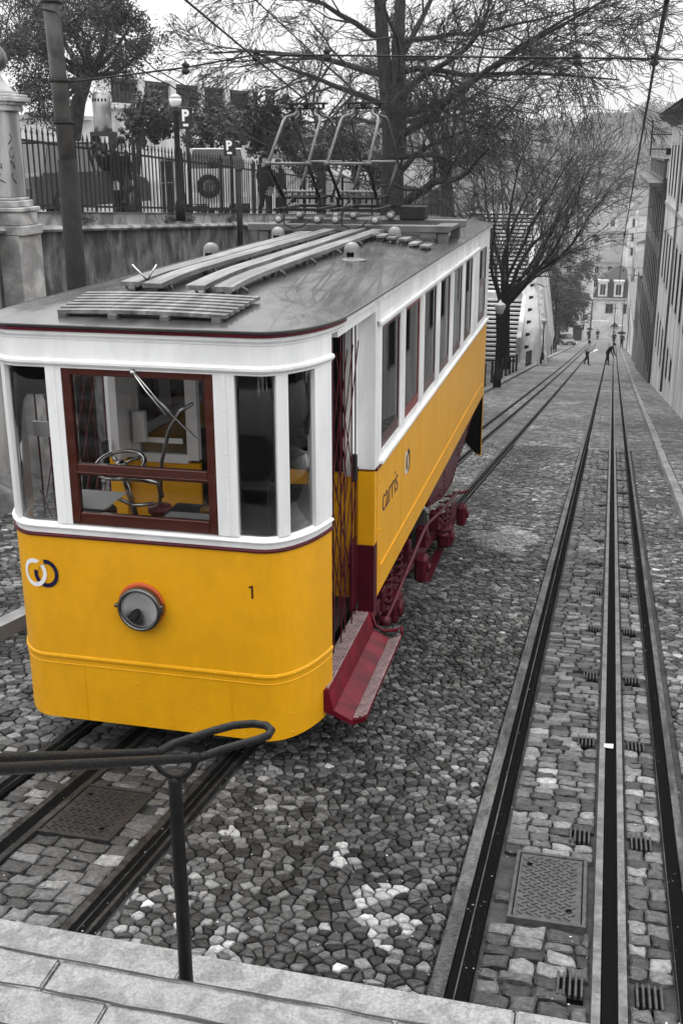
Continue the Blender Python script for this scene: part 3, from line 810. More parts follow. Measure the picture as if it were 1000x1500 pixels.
# pantographs
PT = mat('panto_pipe', .11, .45, .3, var=.35, vscale=9)
def panto(cx):
    hw = .21; yc = 11.93
    q = T()
    for y in (yc-.42, yc+.42): q.bar((cx-hw-.06, y, -.605), (cx+hw+.06, y, -.605), .035, .03)
    for s in (-1, 1): q.bar((cx+s*hw, yc-.55, -.605), (cx+s*hw, yc+.55, -.605), .03, .03)
    for k in range(5): 
        x = cx-.13+.065*k; q.tube([(x, yc-.2, -.55), (x, yc-.2, -.44)], .009, 5)
    for y in (yc-.32, yc-.12, yc+.2): q.cyl((cx-hw-.03, y, -.49), (cx+hw+.03, y, -.49), .013, 8)
    for s in (-1, 1):
        for y in (yc-.32, yc+.2): q.bar((cx+s*hw, y, -.56), (cx+s*hw, y, -.48), .02, .03)
    o = q.build('pantograph', IRON, tram)
    q = T()
    for sx in (-1, 1):
        for y in (yc-.42, yc+.42):
            q.lathe((cx+sx*(hw+.0), y-.05, -.70), [(.045,0),(.045,.02),(.028,.03),(.028,.07),(.045,.08),(.045,.10)], 14, (0,1,0))
    q.build('roller_insulator', mat('insulator_grey', .10, .25, var=.2, coat=.5), o)
    q = T()
    for y in (yc-.42, yc+.42):
        for sx in (-1, 1): q.lathe((cx+sx*hw, y-.052, -.70), [(.03,0),(.03,-.003)], 14, (0,1,0))
    q.build('insulator_ring', mat('ring_pale', .45, .4), o)
    ky = .80; kz = -.14
    for s in (-1, 1):
        for d in (-1, 1): q = T(); q.tube([(cx+s*hw*.92, yc+d*.28, -.5), (cx+s*(hw+.0), yc+d*ky, kz)], .017, 8); q.build('lower_arm', IRON, o)
    q = T()
    for d in (-1, 1):
        q.cyl((cx-hw-.03, yc+d*ky, kz), (cx+hw+.03, yc+d*ky, kz), .0155, 8)
        for s in (-1, 1): q.lathe((cx+s*hw-.02, yc+d*ky, kz), [(.022,0),(.022,.04)], 8, (1,0,0))
        for s in (-1, 1):
            q.tube([(cx+s*hw, yc+d*ky, kz), (cx+s*(hw-.012), yc+d*.26, .27), (cx+s*(hw-.03), yc+d*.21, .315), (cx+s*.115, yc+d*.12, .34), (cx+s*.10, yc+d*.08, .365), (cx+s*.105, yc+d*.05, .40)], .0165, 8)
    q.build('upper_arm', PT, o)
    q = T()
    q.cyl((cx-.15, yc-.05, .405), (cx+.15, yc-.05, .405), .010, 8); q.cyl((cx-.15, yc+.05, .405), (cx+.15, yc+.05, .405), .010, 8)
    q.bbox(cx-.21, cx+.21, yc-.06, yc+.06, .445, .463, .004)
    for s in (-1, 1): q.bar((cx+s*.17, yc, .40), (cx+s*.17, yc, .45), .05, .02)
    q.lathe((cx+.0, yc-.08, .44), [(.035,0),(.035,.02)], 14, (0,1,0)); q.build('contact_shoe', IRON, o)
    q = T()
    pts = []
    for i in range(60):
        a = i*1.1; x = cx-.20+.42*i/59; pts.append((x, yc-.3+math.cos(a)*.015, -.425+math.sin(a)*.015))
    q.tube(pts, .0085, 5); q.cyl((cx-.2, yc-.3, -.425), (cx+.22, yc-.3, -.425), .012, 6); q.build('spring', mat('spring_steel', .2, .4, .5), o)
    q = T(); q.tube([(cx-.02, yc-.55, -.48), (cx-.10, yc-.62, -.60), (cx-.09, yc-.66, -.74), (cx-.0, yc-.66, -.78), (cx+.10, yc-.64, -.76), (cx+.16, yc-.6, -.70)], .008, 6); q.build('cable', IRON, o)
panto(-3.17); panto(-2.555)
# ------------- side walls
SW = [(7.78+.965*k, 7.78+.965*k+.77) for k in range(6)]
WT = -1.215; WB = -2.145
def side(sg):
    X = TC+sg*TW; xi = X-sg*.05
    lo, hi = (xi, X) if sg > 0 else (X, xi)
    q = T(); q.box(lo, hi, 7.66, TE, -3.27, ZB-.012)
    pn = q.build('side_panel', YEL, tram)
    q = T()
    q.bar((X+sg*.004, 7.78, -3.06), (X+sg*.004, 14.9, -3.06), .010, .014)
    for k in range(24): q.lathe((X, 7.74+.32*k, -3.17), [(.010,0),(.008,.005),(.003,.008)], 8, (sg,0,0))
    for z in (-2.36, -2.75, -3.0): q.lathe((X, 7.72, z), [(.012,0),(.008,.008)], 8, (sg,0,0))
    for k in range(1, 8): q.box(min(X-sg*.001, X+sg*.0012), max(X-sg*.001, X+sg*.0012), 7.7+.965*k-.0015, 7.7+.965*k+.0015, -3.04, ZB-.02)
    q.build('seam_strip', YEL, pn)
    q = T(); q.box(min(X-sg*.03, X+sg*.008), max(X-sg*.03, X+sg*.008), 7.60, TE, ZB-.0115, ZB+.008); q.build('trim_line', MAROON, pn)
    q = T()
    q.box(lo, hi, 7.66, SW[0][0], ZB+.009, -.975)
    for k in range(6):
        a = SW[k][1]; b = SW[k+1][0] if k < 5 else 14.0
        q.box(lo, hi, a, b, WB+.001, WT-.001)
    q.box(lo, hi, SW[0][0]+.0001, TE, WT, -.975); q.box(lo, hi, SW[0][0]+.0001, TE, ZB+.009, WB)
    q.box(lo, hi, 14.93, TE, WB+.001, WT-.001)
    e = sg*.012
    for k in range(6):
        b = SW[k+1][0] if k < 5 else 14.0
        q.box(min(X, X+e), max(X, X+e), SW[k][1]+.04, b-.04, WB, WT)
    q.bar((X+sg*.012, 7.72, ZB+.022), (X+sg*.012, TE, ZB+.022), .03, .022)
    fr = q.build('window_frame', WHITE, tram)
    q = T(); q.bbox(min(X, X+sg*.03), max(X, X+sg*.03), 7.62, 13.9, -1.19, -1.15, .01)
    for y in (10.55, 12.3, 12.42, 13.25): q.bar((X+sg*.004, y, -1.14), (X+sg*.004, y, -.985), .008, .008, (0,1,0))
    q.build('cornice', WHITE, fr)
    for k, (a, b) in enumerate(SW + [(14.0, 14.93)]):
        q = T(); xo = X-sg*.010
        A, B = min(xo, xo-sg*.015), max(xo, xo-sg*.015)
        q.box(A, B, a, a+.022, WB, WT); q.box(A, B, b-.035, b, WB, WT); q.box(A, B, a+.022, b-.035, WB, WB+.085); q.box(A, B, a+.022, b-.035, WT-.03, WT)
        if k == 6: q.box(A-.001, B+.001, a, b, -1.70, -1.63)
        w_ = q.build('side_window', BROWN if k not in (1,) else mat('window_red', (.16,.015,.015), .4), tram)
        q = T(); q.box((A+B)/2-.002, (A+B)/2+.002, a+.02, b-.03, WB+.08, WT-.028); q.build('pane', GLASSS, w_)
    # recessed door jamb
    X2 = X-sg*.13
    q = T(); q.box(min(X2, X-sg*.004), max(X2, X-sg*.004), 7.56, 7.659, ZB+.01, -.975); q.box(min(X2, X2-sg*.06), max(X2, X2-sg*.06), 7.35, 7.659, ZB+.01, -.975); 
    q.bbox(min(X-sg*.02, X+sg*.014), max(X-sg*.02, X+sg*.014), 7.60, 7.72, -1.16, -.985, .006)
    q.build('door_jamb', WHITE, tram)
    q = T(); q.box(min(X2, X-sg*.004), max(X2, X-sg*.004), 7.56, 7.659, -2.82, ZB-.012); q.build('jamb_panel', YEL, tram)
    q = T(); q.box(min(X2, X-sg*.002), max(X2, X-sg*.002), 7.55, 7.662, -3.42, -2.822); q.box(min(X2-sg*.02, X2), max(X2-sg*.02, X2), 7.36, 7.55, -3.42, -2.75); q.build('jamb_foot', MAROON, tram)
    # head above the door
    q = T(); q.box(lo, hi, 6.40, 7.66, -1.075, -.975); q.box(min(X, X+sg*.03), max(X, X+sg*.03), 6.45, TE, -1.0, -.967)
    q.build('door_head', WHITE, tram)
    # folding lattice gate
    q = T(); xg = X-sg*.10; nb = 7; y0 = 6.33; y1 = 7.34
    for i in range(nb):
        y = y0+(y1-y0)*i/(nb-1); q.bar((xg+sg*.012*(i % 2), y, -3.30), (xg+sg*.012*(i % 2), y, -1.10), .008, .012, (0,1,0))
    gt = q.build('folding_gate', MAROON, tram)
    q = T()
    dy = (y1-y0)/(nb-1)
    for i in range(nb-3):
        for z0 in (-3.1, -2.2):
            y = y0+dy*i; q.bar((xg+.02, y, z0), (xg+.02, y+3*dy, z0+.95), .004, .007, (1,0,0)); q.bar((xg-.02, y+3*dy, z0), (xg-.02, y, z0+.95), .004, .007, (1,0,0))
    q.build('lattice', MAROON, gt)
    q = T(); q.bbox(xg-.02, xg+.02, 7.28, 7.33, -2.25, -2.05, .008); q.build('latch', IRON, gt)
side(1); side(-1)
# lettering on the side
def text_mesh(body, size, name, m, parent, mtx, ext=.0015, off=0):
    cu = bpy.data.curves.new(name, 'FONT'); cu.body = body; cu.size = size; cu.extrude = ext; cu.offset = off; cu.align_x = 'LEFT'
    t = bpy.data.objects.new(name, cu); COL.objects.link(t)
    dg = bpy.context.evaluated_depsgraph_get(); dg.update()
    me = bpy.data.meshes.new_from_object(t.evaluated_get(dg)); me.transform(mtx)
    bpy.data.objects.remove(t); me.name = name; me.materials.clear(); me.materials.append(m)
    o = bpy.data.objects.new(name, me); COL.objects.link(o); o.parent = parent
    return o
spn = [o for o in tram.children if o.name.startswith('side_panel')][0]
mtx = Matrix.Translation(Vector((XS+.002, 7.83, -2.655))-TO) @ Matrix(((0,0,1,0),(1,0,0,0),(0,1,0,0),(0,0,0,1)))
text_mesh('carris', .30, 'lettering', INKD, spn, mtx, off=-.004)
q = T(); ring_mark(q, (8.88, -2.54), .085, .10, .32, 0, 360, False, .003); q.build('emblem_ring', INKW, spn)
q = T(); ring_mark(q, (8.97, -2.54), .085, .10, .32, 0, 360, False, .005); q.build('emblem_ring', INKD, spn)
q = T(); ring_mark(q, (8.88, -2.54), .085, .10, .32, -75, 5, False, .007); q.build('emblem_ring', INKW, spn)
# rear end
q = T(); q.box(TC-TW+.051, TC+TW-.051, TE-.04, TE, -3.27, ZB-.012); q.build('rear_panel', YEL, tram)
q = T()
for a, b in ((TC-TW+.051, TC-TW+.2), (TC-.5, TC-.44), (TC+.44, TC+.5), (TC+TW-.2, TC+TW-.051)): q.box(a, b, TE-.04, TE, WB, WT)
q.box(TC-TW+.051, TC+TW-.051, TE-.04, TE, WT+.0005, -.975); q.box(TC-TW+.051, TC+TW-.051, TE-.04, TE, ZB-.011, WB-.0005); q.build('rear_window_frame', WHITE, tram)
q = T(); q.box(TC-TW+.2, TC+TW-.2, TE-.022, TE-.018, WB, WT); q.build('rear_pane', GLASSW, tram)
# rear apron: yellow outside, dark inside
q = T(); q.prism([(TC-TW+.02, TE+.005, -3.272), (TC+TW-.005, TE+.005, -3.272), (TC+TW-.005, TE+.005, -4.18), (TC+TW-.08, TE+.005, -4.16), (TC+TW-.25, TE+.005, -3.98), (TC-TW+.25, TE+.005, -3.98), (TC-TW+.02, TE+.005, -4.15)], (0, .025, 0)); ra = q.build('rear_apron', YEL, tram)
q = T(); q.prism([(TC-TW+.04, TE-.02, -3.275), (TC+TW-.014, TE-.02, -3.275), (TC+TW-.014, TE-.02, -4.15), (TC+TW-.09, TE-.02, -4.13), (TC+TW-.26, TE-.02, -3.96), (TC-TW+.26, TE-.02, -3.96), (TC-TW+.04, TE-.02, -4.1)], (0, .02, 0)); q.build('backing_plate', GROOVE, ra)
# floor, ceiling & interior
INTW = mat('interior_dark', .008, .6, var=.3)
q = T(); q.box(TC-TW+.12, TC+TW-.12, TY+.35, TE-.05, -3.33, -3.28); q.box(TC-.65, TC+.65, TY+.04, TY+.36, -3.33, -3.28); q.build('floor', mat('floor_board', .02, .8, var=.4), tram)
q = T(); q.box(TC-TW+.06, TC+TW-.06, 7.5, TE-.05, -1.0, -.985); q.box(TC-TW+.25, TC+TW-.25, 6.0, 7.5, -1.0, -.985); q.build('ceiling', mat('ceiling_dark', .02, .6, spec=.1), tram)
for a, b in ((TC-TW+.14, TC-.33), (TC+.33, TC+TW-.14)): q = T(); q.box(a, b, 7.62, 7.66, -3.28, ZB-.05); q.build('partition', YEL, tram)
q = T()
for a, b in ((TC-TW+.14, TC-TW+.24), (TC-.42, TC-.33)): q.box(a, b, 7.60, 7.67, ZB-.02, -1.0)
for a, b in ((TC-TW+.24, TC-.42),): q.box(a, b, 7.605, 7.665, ZB-.049, ZB+.02); q.box(a, b, 7.605, 7.665, -1.25, -1.0)
q.box(TC-TW+.27, TC-.45, 7.59, 7.60, -2.13, -2.09); q.bbox(TC-TW+.22, TC-TW+.32, 7.53, 7.60, -2.12, -1.88, .01)
q.build('partition_frame', WHITE, tram)
q = T(); q.box(TC-TW+.24, TC-.42, 7.63, 7.634, ZB+.02, -1.25); q.build('partition_pane', GLASSW, tram)
q = T(); q.box(TC-.33, TC+.33, 8.2, 8.24, -3.28, -1.0); q.box(TC+.40, TC+TW-.14, 7.67, 7.70, -3.28, -1.0); q.build('door_and_dark_panel', INTW, tram)  # inner door, plus a dark panel added to blacken the right panes
for k in range(6):
    y = 8.6+k*1.02
    for s in (-1, 1):
        q = T(); A = TC+s*.35; B = TC+s*.95; q.bbox(min(A, B), max(A, B), y, y+.42, -2.92, -2.84, .02); q.bbox(min(A, B), max(A, B), y+.40, y+.45, -2.90, -2.35, .02)
        q.bar((TC+s*.65, y+.2, -3.28), (TC+s*.65, y+.2, -2.9), .3, .06)
        q.build('bench', mat('bench_wood', .06, .5, var=.3, vscale=5), tram)
q = T(); q.box(-3.18, -3.08, 7.585, 7.589, -1.62, -1.52); q.build('red_notice', mat('red_notice', (.5,.03,.02), .6), tram)
q = T(); q.box(XS-.062, XS-.060, 8.12, 8.26, -2.06, -1.86); q.build('window_notice', INKW, tram)
q = T(); q.bbox(-3.52, -3.40, 6.25, 6.27, -1.76, -1.66, .003); q.build('white_card', INKW, tram)
# a seated passenger's dim shape is left to the reflections; curtains none
# cab fittings
q = T(); wc = Vector((-2.95, 6.30, -1.93)); ax = Vector((0,-.35,1)).normalized()
xx = ax.orthogonal().normalized(); yy_ = ax.cross(xx)
q.tube([wc+(xx*math.cos(t*PI/12)+yy_*math.sin(t*PI/12))*.16 for t in range(24)], .014, 8, closed=True)
for t in range(4): q.tube([wc, wc+(xx*math.cos(t*PI/2)+yy_*math.sin(t*PI/2))*.16], .009, 6)
q.lathe(wc-ax*.02, [(.035,0),(.03,.04),(0,.045)], 12, ax); q.tube([wc, wc-ax*.5+Vector((0,.1,-.1))], .02, 8); q.build('brake_wheel', CHROME, tram)
q = T(); c = (-2.78, 6.5, -3.28); q.lathe(c, [(.12,0),(.12,.03),(.06,.06),(.05,.75),(.09,.79),(.09,.83),(.05,.86),(.05,.95),(.08,.98),(.08,1.02),(0,1.03)], 16); q.build('control_stand', mat('red_oxide', (.12,.012,.01), .5), tram)
q = T(); q.tube([(-2.78, 6.5, -2.27), (-2.74, 6.48, -1.95), (-2.66, 6.44, -1.72), (-2.56, 6.40, -1.58), (-2.46, 6.36, -1.52)], .013, 8); q.build('lever', CHROME, tram)
q = T(); q.tube([(-2.95, 6.3, -2.02), (-2.85, 6.4, -2.05), (-2.78, 6.5, -2.1), (-2.76, 6.5, -2.2)], .02, 8); q.tube([(-2.98, 6.28, -2.15), (-2.9, 6.35, -2.22), (-2.8, 6.45, -2.23)], .014, 8); q.build('pipework', CHROME, tram)
q = T(); q.bbox(-3.12, -2.88, 5.86, 6.08, -2.45, -2.12, .02); q.build('cab_cabinet', BROWN, tram)
q = T(); q.add([(-3.16, 5.84, -2.075), (-2.86, 5.84, -2.075), (-2.84, 6.12, -2.055), (-3.14, 6.12, -2.055), (-3.16, 5.84, -2.083), (-2.86, 5.84, -2.083), (-2.84, 6.12, -2.063), (-3.14, 6.12, -2.063)], [(0,1,2,3),(7,6,5,4),(0,4,5,1),(1,5,6,2),(2,6,7,3),(3,7,4,0)]); q.build('folded_paper', mat('paper', .8, .8), tram)
q = T(); q.bbox(-2.6, -2.18, 5.88, 6.35, -2.42, -2.17, .02); q.build('console', DARKG, tram)
q = T(); q.bbox(-2.54, -2.24, 5.9, 6.1, -2.165, -2.15, .004); q.build('console_papers', mat('grey_paper', .4, .7), tram)
q = T(); q.bbox(-2.36, -2.30, 6.14, 6.2, -2.165, -2.135, .006); q.build('brass_key', mat('brass', (.6,.33,.08), .3, .6), tram)
q = T(); q.bbox(-2.28, -1.8, 6.9, 7.3, -2.9, -2.80, .02); q.bbox(-2.28, -1.8, 7.28, 7.34, -2.9, -2.3, .02); q.build('driver_seat', DARKG, tram)
# steps -------------------------------------------------------------
def boarding(sg):
    X = TC+sg*TW
    f = lambda a: X+sg*a
    q = T(); ys = (6.13, 7.42)
    # profile (outward, z): sill, slope, lip
    P = [(-.16,-3.30),(-.005,-3.30),(.0,-3.33),(.03,-3.44),(.15,-3.50),(.24,-3.46),(.24,-3.49),(.15,-3.53),(.0,-3.47),(-.16,-3.40)]
    q.prism([(f(a), ys[0], z) for a, z in P], (0, ys[1]-ys[0], 0))
    st_ = q.build('boarding_step', REDM, tram)
    q = T()
    def cheq(a0, z0, a1, z1):
        na = 7; nb = 34
        for i in range(na+1):
            for j in range(nb+1):
                fa = i/na; fb = j/nb
        d = Vector((sg*(a1-a0), 0, z1-z0)); L_ = d.length; nrm = Vector((-(z1-z0)*sg, 0, (a1-a0))).normalized(); nrm = nrm if nrm.z > 0 else -nrm
        o0 = Vector((f(a0), ys[0]+.02, z0))+nrm*.003; W_ = ys[1]-ys[0]-.04
        k = 0; sp = .036
        t = -L_
        while t < W_:
            a = 0 if t >= 0 else -t; b = min(L_, W_-t)
            if b > a:
                q.bar(o0+d*(a/L_)+Vector((0, t+a, 0)), o0+d*(b/L_)+Vector((0, t+b, 0)), .007, .006, nrm)
            a2 = max(0, L_-W_+t+ -0) ; 
            t += sp
        t = 0
        while t < W_+L_:
            a = max(0, t-W_); b = min(L_, t)
            if b > a: q.bar(o0+d*(a/L_)+Vector((0, t-a, 0)), o0+d*(b/L_)+Vector((0, t-b, 0)), .007, .006, nrm)
            t += sp
    cheq(-.15, -3.298, -.01, -3.298); q.build('tread_pattern', mat('worn_tread', (.42,.33,.33), .45, .3, var=.4, vscale=10), st_); q = T()
    cheq(.152, -3.497, .238, -3.460)
    q.build('tread_pattern', mat('worn_tread', (.42,.33,.33), .45, .3, var=.4, vscale=10), st_)
    q = T(); q.tube([(f(-.0), 7.45, -3.32), (f(.03), 7.45, -3.42), (f(.10), 7.45, -3.46), (f(.20), 7.45, -3.44), (f(.23), 7.45, -3.41), (f(.24), 7.44, -3.47)], .012, 6); q.build('end_guard', REDM, st_)
    q = T(); q.box(min(f(-.16), f(-.12)), max(f(-.16), f(-.12)), 6.1, 7.45, -3.40, -3.28); q.build('sill_beam', MAROON, st_)
boarding(1)
# underframe --------------------------------------------------------
def under(sg):
    X = TC+sg*(TW-.07); 
    def bx(mb, a, b, *r, bev=.006): mb.bbox(min(a, b), max(a, b), *r, bev)
    q = T()
    # wedge side plate, deeper towards the downhill end
    q.prism([(X-sg*.08, 10.6, -3.27), (X-sg*.08, TE-.1, -3.27), (X-sg*.08, TE-.1, -3.50), (X-sg*.08, 12.9, -3.93), (X-sg*.08, 12.1, -3.86), (X-sg*.08, 11.0, -3.62)], (sg*.03, 0, 0))
    pl = q.build('wedge_plate', MAROON, tram)
    q = T()
    def riv(y, z): q.lathe((X-sg*.05, y, z), [(.014,0),(.011,.008),(.004,.012)], 8, (sg,0,0))
    for i in range(20): y = 11.0+.2*i; riv(y, -3.33)
    for i in range(16): t = i/15; riv(12.95+2.0*t, -3.88+.36*t)
    for i in range(9): t = i/8; riv(10.75+.3*t+.0, -3.34-.26*t)
    for i in range(8): riv(11.1+.25*i, -3.66-.03*i); riv(12.2, -3.4-.055*i)
    for i in range(5): riv(13.4, -3.4-.07*i); riv(14.3, -3.4-.045*i)
    q.build('rivets', MAROON, pl)
    q = T()
    # truck frame along the slope
    def sl(y, dz=0): return gz(y)+.42+dz
    q.prism([(X-sg*.14, 7.7, sl(7.7, .06)), (X-sg*.14, 13.9, sl(13.9, .06)), (X-sg*.14, 13.9, sl(13.9, -.10)), (X-sg*.14, 7.7, sl(7.7, -.08))], (sg*.04, 0, 0))
    q.box(min(X-sg*.13, X-sg*.03), max(X-sg*.13, X-sg*.03), 7.7, 13.9, sl(13.9, 0)-.0, sl(13.9, 0)+.01)
    tf = q.build('truck_frame', MAROON, tram)
    q = T()
    for i in range(28): y = 7.9+.21*i; q.lathe((X-sg*.10, y, sl(y, .02 if i % 2 else -.04)), [(.016,0),(.012,.008),(.004,.012)], 8, (sg,0,0))
    q.build('rivets', MAROON, tf)
    for ya in (8.75, 12.2):
        zc = gz(ya)+.33
        q = T(); q.lathe((TC+sg*(.60), ya, zc), [(.31,0),(.34,.0),(.34,.02),(.30,.025),(.30,.10),(.12,.11),(.09,.16),(0,.16)], 28, (sg,0,0)); q.build('wheel', mat('wheel_iron', .03, .5, .4, var=.4), tram)
        q = T(); bx(q, X-sg*.10, X+sg*.06, ya-.11, ya+.11, zc-.12, zc+.14, bev=.03)
        q.lathe((X+sg*.055, ya, zc), [(.085,0),(.085,.02),(.05,.035),(.02,.04)], 16, (sg,0,0))
        ab = q.build('axle_box', MAROON, tram)
        q = T()
        for dy in (-.24, .24):
            z0 = gz(ya+dy)+.40; top = min(-3.32, z0+.42); pts = []
            for i in range(49):
                a = i*PI/4; pts.append((X-sg*.02+.05*math.cos(a), ya+dy+.05*math.sin(a), z0+(top-z0)*i/48))
            q = T(); q.tube(pts, .011, 5); q.lathe((X-sg*.02, ya+dy, z0-.02), [(.07,0),(.07,.025)], 14); q.build('coil_spring', MAROON, ab)
    for ya in (10.05, 13.3):
        zc = gz(ya)+.40; q = T(); bx(q, X-sg*.02, X+sg*.10, ya-.10, ya+.10, zc-.12, zc+.15, bev=.03); q.lathe((X+sg*.10, ya, zc+.02), [(.05,0),(.045,.03),(0,.035)], 14, (sg,0,0)); q.build('brake_block', MAROON, tram)
    q = T(); q.tube([(X+sg*.10, 7.85, -3.56), (X+sg*.10, 8.15, -3.56), (X+sg*.10, 9.7, -3.45), (X+sg*.08, 10.1, -3.50), (X+sg*.06, 11.3, -3.74), (X+sg*.05, 12.9, -4.0)], .016, 8)
    q.tube([(X+sg*.08, 11.2, -3.80), (X+sg*.02, 11.2, -3.70), (X+sg*.08, 11.2, -3.66)], .02, 6); q.tube([(X-sg*.02, 12.8, -4.02), (X+sg*.16, 12.9, -4.0)], .022, 8); q.lathe((X+sg*.06, 7.85, -3.56), [(.04,0),(.04,.08)], 10, (sg,0,0))
    q.tube([(X-.0, 7.8, -3.36), (X+sg*.02, 8.0, -3.62)], .02, 6)
    q.build('brake_rod', MAROON, tram)
    for y, z in ((8.1, -3.62), (8.35, -3.60), (9.6, -3.62), (10.7, -3.86), (11.6, -3.98)):
        q = T(); bx(q, X-sg*.12, X+sg*.0, y-.07, y+.07, z-.09, z+.12, bev=.012); q.lathe((X, y, z), [(.03,0),(.02,.02)], 8, (sg,0,0)); q.build('hanger', MAROON, tram)
under(1); under(-1)
q = T()
for ya in (8.75, 12.2): q.cyl((TC-.9, ya, gz(ya)+.33), (TC+.9, ya, gz(ya)+.33), .06, 12)
q.bbox(TC-.6, TC+.6, 7.6, 14.9, -3.60, -3.335, .02); q.bbox(TC-.55, TC+.55, 11.0, 14.6, -4.3, -3.62, .02)
q.bbox(TC-.8, TC+.8, 5.95, 7.5, -3.47, -3.335, .02)
q.build('chassis', GROOVE, tram)
# ------------------------------------------------------------------ surroundings
def cz(y): return -.87 - .0555*(y-15.3)          # coping of the retaining wall
WX = -8.3
def wstrip(mb, prof, y0, y1, zf, step=1.5, x=WX):
    n = max(1, int((y1-y0)/step)); k = len(prof); vs = []; fs = []
    for i in range(n+1):
        y = y0+(y1-y0)*i/n
        for dx, dz in prof: vs.append((x+dx, y, (zf(y)+dz) if dz > -50 else gz(y)-.1))
    for i in range(n):
        for j in range(k): fs.append((k*i+j, k*i+(j+1) % k, k*i+k+(j+1) % k, k*i+k+j))
    fs += [tuple(range(k)), tuple(n*k+j for j in range(k-1, -1, -1))]
    mb.add(vs, fs)
rw = thing('retaining_wall', 'long damp stained retaining wall under the iron fence, left of the tram', 'wall', (WX, 12, gz(12)))
q = MB(off=rw.location); wstrip(q, [(0,-99),(0,-.30),(-.45,-.30),(-.45,-99)], 8.0, 78, cz); q.build('wall_face', WALLDARK, rw)
q = MB(off=rw.location); wstrip(q, [(0,-.299),(.10,-.295),(.13,-.26),(.10,-.22),(.0,-.215),(-.02,-.20),(-.02,-.03),(.03,-.0),(-.5,0),(-.5,-.299)], 8.0, 78, cz); q.build('coping', mat('coping_stone', .30, .8, var=.35, vscale=3, stain=.6, sscale=2.4, bump=.5, bscale=10), rw)
q = MB(off=rw.location)
P = [(8, .95, .5), (11, .8, .62), (12.6, .75, .7), (13.4, .55, .45), (15.5, .3, .3), (17, .15, .2)]
vs = []; fs = []
for y, d, h in P: vs += [(WX+.001, y, gz(y)), (WX+d, y, gz(y)+.1), (WX+d*.85, y, gz(y)+.12+h*.35), (WX+.001, y, gz(y)+.12+h)]
for i in range(len(P)-1):
    for j in range(3): fs.append((4*i+j, 4*i+j+1, 4*i+4+j+1, 4*i+4+j))
q.add(vs, fs); q.build('footing', mat('rock_footing', .16, .85, var=.5, vscale=3, stain=.4, sscale=2, bump=1, bscale=6), rw)
# light plaster wall nearer the camera
lw = thing('plaster_wall', 'pale flaking plaster wall on the far left behind the tram', 'wall', (WX+.02, 10, gz(10)))
q = MB(off=lw.location); wstrip(q, [(.09,-99),(.09,-.32),(.0005,-.32),(.0005,-99)], 6.0, 14.05, cz, x=WX); q.build('wall_face', PLASTER, lw)
q = MB(off=lw.location); wstrip(q, [(.16,-.319),(.20,-.25),(.12,-.22),(.12,-.17),(.0,-.17),(.0,-.319)], 6.0, 14.0, cz, x=WX); q.build('ledge', STONE, lw)
# gate pier with ball
gp = thing('gate_pier', 'pale stone pier topped by a round ball finial at the fence end', 'pier', (WX+.02, 14.35, cz(14.35)-3.9))
z0 = cz(14.35)
q = MB(off=gp.location); cx_, cy_ = at(5, 250, y=14.6).x, 14.6
q.bbox(cx_-.34, cx_+.32, cy_-.30, cy_+.34, z0-4.1, z0-.33, .01); q.build('buttress', STONE, gp)
q = MB(off=gp.location)
for h0, h1, w in ((-.33, -.20, .38), (-.20, -.01, .33), (-.01, .05, .37), (.05, .14, .30), (.14, .18, .26)): q.bbox(cx_-w+.05, cx_+w, cy_-w*.8, cy_+w*.8, z0+h0+.0005, z0+h1, .012)
q.build('plinth', STONE, gp)
q = MB(off=gp.location); q.bbox(cx_-.22, cx_+.22, cy_-.20, cy_+.20, z0+.18, z0+1.32, .012); sf = q.build('shaft', PLASTER, gp)
q = MB(off=gp.location)
for h0, h1, w in ((1.32, 1.40, .27), (1.40, 1.44, .31), (1.44, 1.50, .36), (1.50, 1.54, .33)): q.bbox(cx_-w+.02, cx_+w, cy_-w*.85, cy_+w*.85, z0+h0, z0+h1-.0005, .01)
q.lathe((cx_+.01, cy_, z0+1.54), [(.30,0),(.22,.06),(.13,.16),(.08,.24),(.07,.28),(.09,.30)], 20)
q.build('cap', STONE, gp)
q = MB(off=gp.location); q.lathe((cx_+.03, cy_, z0+1.83), [(.05,0),(.12,.04),(.165,.12),(.17,.17),(.155,.24),(.11,.31),(.04,.345),(0,.35)], 24); q.build('ball_finial', mat('dark_finial', .16, .7, var=.4, vscale=4, stain=.6, sscale=5, bump=.3), gp)
q = MB(off=gp.location)
for k in range(4):
    b = Vector((cx_+.222, cy_-.14+.01*k, z0+.95-.17*k)); q.tube([b+Vector((0, .06*math.sin(t*1.3+k), .07*math.cos(t*.9+k*2)-.0)) for t in range(6)], .006, 4)
    b = Vector((cx_-.02+.03*k, cy_-.2015, z0+.95-.17*k)); q.tube([b+Vector((.07*math.sin(t*1.3+k), 0, .06*math.cos(t*.9+k*2))) for t in range(6)], .006, 4)
q.build('scrawl', IRON, sf)
